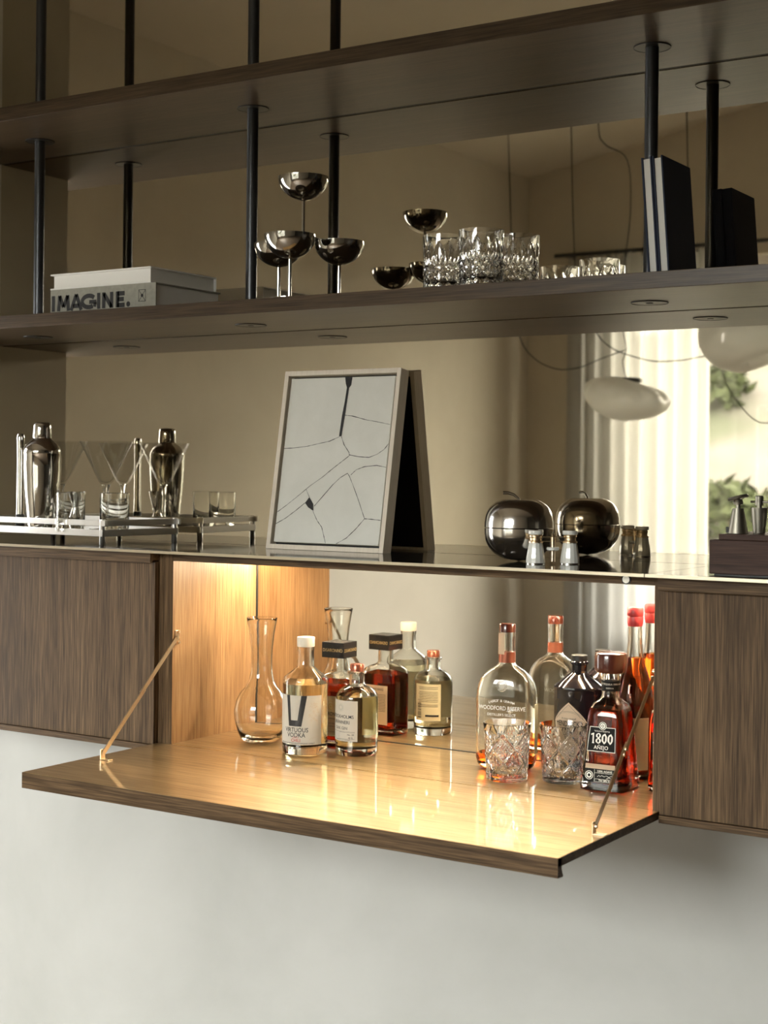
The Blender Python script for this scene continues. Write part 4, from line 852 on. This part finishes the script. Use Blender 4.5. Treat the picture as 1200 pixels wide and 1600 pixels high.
def lamp(name, label, c, rx, ry, rzv, seed, tilt):
    rnd = random.Random(seed); t = thing(name, label, 'pendant lamp', c, 0.4, 'blown glass pendant lamps')
    rows = []; seg = 72; ph = [rnd.uniform(0, 6) for _ in range(6)]
    for k in range(31):
        a = -PI/2+PI*k/30*0.94; row = []
        for i in range(seg):
            th = 2*PI*i/seg
            fold = 0.20*abs(math.sin(3.5*th+ph[0]+1.2*math.sin(th)))**0.7*max(0, math.sin(a*0.8+0.5))**2 + 0.06*math.cos(2*th+ph[1])+0.05*math.cos(3*th+ph[2])
            fold += 0.05*math.sin(11*th+ph[3])*max(0, math.sin(a))**1.5
            r = max(math.cos(a), 0.02)**0.8*(1+fold); z = math.sin(a)*(1+0.18*math.cos(th+ph[4]))
            row.append((rx*r*math.cos(th), ry*r*math.sin(th), rzv*z+tilt*r*math.cos(th)))
        rows.append(row)
    inner = [[(x*0.965, y*0.965, z*0.95) for x, y, z in r] for r in rows[::-1]]
    g = obj('glass_shade', MB().loft(rows+inner), 'lamp_glass', t, smooth=70)
    obj('cap', MB().lathe([(0.0001, rzv*0.90), (0.050, rzv*0.90), (0.050, rzv*0.90+0.012), (0.044, rzv*0.90+0.016), (0.0001, rzv*0.90+0.016)], 36), 'flange', t, smooth=35)
    return t
def inst_cord(parent, pts, r=0.0022):
    c = parent.location; rot = Matrix.Rotation(-parent.rotation_euler.z, 3, 'Z')
    sm = []
    P_ = [Vector(p) for p in pts]
    for i in range(len(P_)-1):
        p0, p1, p2, p3 = P_[max(i-1, 0)], P_[i], P_[i+1], P_[min(i+2, len(P_)-1)]
        for k in range(6):
            s = k/6; sm.append(0.5*((2*p1)+(p2-p0)*s+(2*p0-5*p1+4*p2-p3)*s*s+(3*p1-p0-3*p2+p3)*s**3))
    sm.append(P_[-1])
    obj('cord', MB().tube([rot @ (p-c) for p in sm], r, 7), 'black', parent, smooth=60)
l1 = lamp('pendant_lamp', 'flattened milky blown-glass pendant lamp hanging low before the curtain in mirror', (-2.275, -2.70, 1.636), 0.175, 0.15, 0.070, 5, -0.028)
inst_cord(l1, [(-2.41, -2.7, CEIL(-2.41)), (-2.408, -2.7, 2.667), (-2.381, -2.7, 2.592), (-2.29, -2.7, 2.523), (-2.275, -2.7, 2.332), (-2.298, -2.7, 2.121), (-2.304, -2.7, 1.931), (-2.287, -2.7, 1.824), (-2.300, -2.7, 1.775), (-2.283, -2.7, 1.705)])
inst_cord(l1, [(-2.80, -2.7, CEIL(-2.80)), (-2.775, -2.7, 2.35), (-2.767, -2.7, 2.101), (-2.731, -2.7, 1.889), (-2.666, -2.7, 1.8), (-2.57, -2.7, 1.757), (-2.477, -2.7, 1.76), (-2.385, -2.7, 1.791), (-2.290, -2.7, 1.82)])
l2 = lamp('pendant_lamp', 'larger crumpled blown-glass pendant lamp hanging higher in the mirrored window', (-1.725, -2.42, 1.815), 0.150, 0.15, 0.095, 11, 0.01)
inst_cord(l2, [(-2.48, -2.6, CEIL(-2.48)), (-2.46, -2.6, 2.3), (-2.432, -2.6, 1.999), (-2.361, -2.6, 1.878), (-2.314, -2.6, 1.829), (-2.251, -2.6, 1.798), (-2.139, -2.6, 1.767), (-2.041, -2.6, 1.766), (-1.981, -2.6, 1.773), (-1.90, -2.58, 1.79), (-1.80, -2.5, 1.86), (-1.735, -2.43, 1.908)])
inst_cord(l2, [(-1.99, -2.5, CEIL(-1.99)), (-1.97, -2.5, 2.3), (-1.945, -2.5, 1.963), (-1.897, -2.57, 1.85), (-1.878, -2.57, 1.794), (-1.866, -2.57, 1.716), (-1.83, -2.57, 1.638), (-1.75, -2.57, 1.55), (-1.679, -2.57, 1.545), (-1.592, -2.5, 1.60), (-1.62, -2.45, 1.85), (-1.72, -2.43, 1.908)])

# ------------------------------------------------------------------ garden behind the window
def hill():
    rnd = random.Random(4); nx, ny = 40, 30; vs = []; fs = []
    for j in range(ny+1):
        for i in range(nx+1):
            x = -16+26*i/nx; y = -4.4-18*j/ny
            vs.append((x, y, -0.25+min(3.1, max(0, (-y-6.5))*0.55)+rnd.uniform(-0.10, 0.10)*min(1, (-y-4.4)/3)))
    for j in range(ny):
        for i in range(nx): fs.append((j*(nx+1)+i, j*(nx+1)+i+1, (j+1)*(nx+1)+i+1, (j+1)*(nx+1)+i))
    return MB().add(vs, fs)
o = obj('ground', hill(), 'hill', None, smooth=60); o['kind'] = 'structure'; o['label'] = 'sloping rocky garden ground beyond the window'
def shrub(x, y, z, r, seed, label):
    rnd = random.Random(seed); b = bmesh.new()
    for k in range(420):
        th, ph = rnd.uniform(0, 2*PI), math.acos(rnd.uniform(-0.4, 1)); rr = r*rnd.uniform(0.55, 1.0)
        c = Vector((rr*math.sin(ph)*math.cos(th), rr*math.sin(ph)*math.sin(th), 0.35*r+rr*0.8*math.cos(ph)))
        d = Vector((rnd.uniform(-1, 1), rnd.uniform(-1, 1), rnd.uniform(-0.3, 1))).normalized()*0.13*r/0.6; e = d.cross(Vector((rnd.uniform(-1, 1), rnd.uniform(-1, 1), 0.3))).normalized()*0.05*r/0.6
        b.faces.new([b.verts.new(c-d), b.verts.new(c+e), b.verts.new(c+d), b.verts.new(c-e)])
    me = bpy.data.meshes.new('foliage'); b.to_mesh(me); b.free()
    t = thing('shrub', label, 'shrub', (x, y, z), 0, 'garden shrubs')
    f = obj('foliage', me, 'leaf', t); f['kind'] = 'stuff'
    obj('stem', MB().tube([(0, 0, -0.1), (0.02, 0, 0.3*r), (0, 0.02, 0.7*r)], [0.04, 0.03, 0.015], 8), 'bark', t, smooth=50)
shrub(-4.05, -8.6, 0.85, 0.42, 1, 'rounded green garden shrub seen at the mirrored window edge')
shrub(-4.95, -10.6, 1.95, 0.40, 2, 'green shrub higher up the mirrored garden slope')
shrub(-3.0, -9.0, 1.05, 0.60, 3, 'broad green shrub lowest on the garden slope')
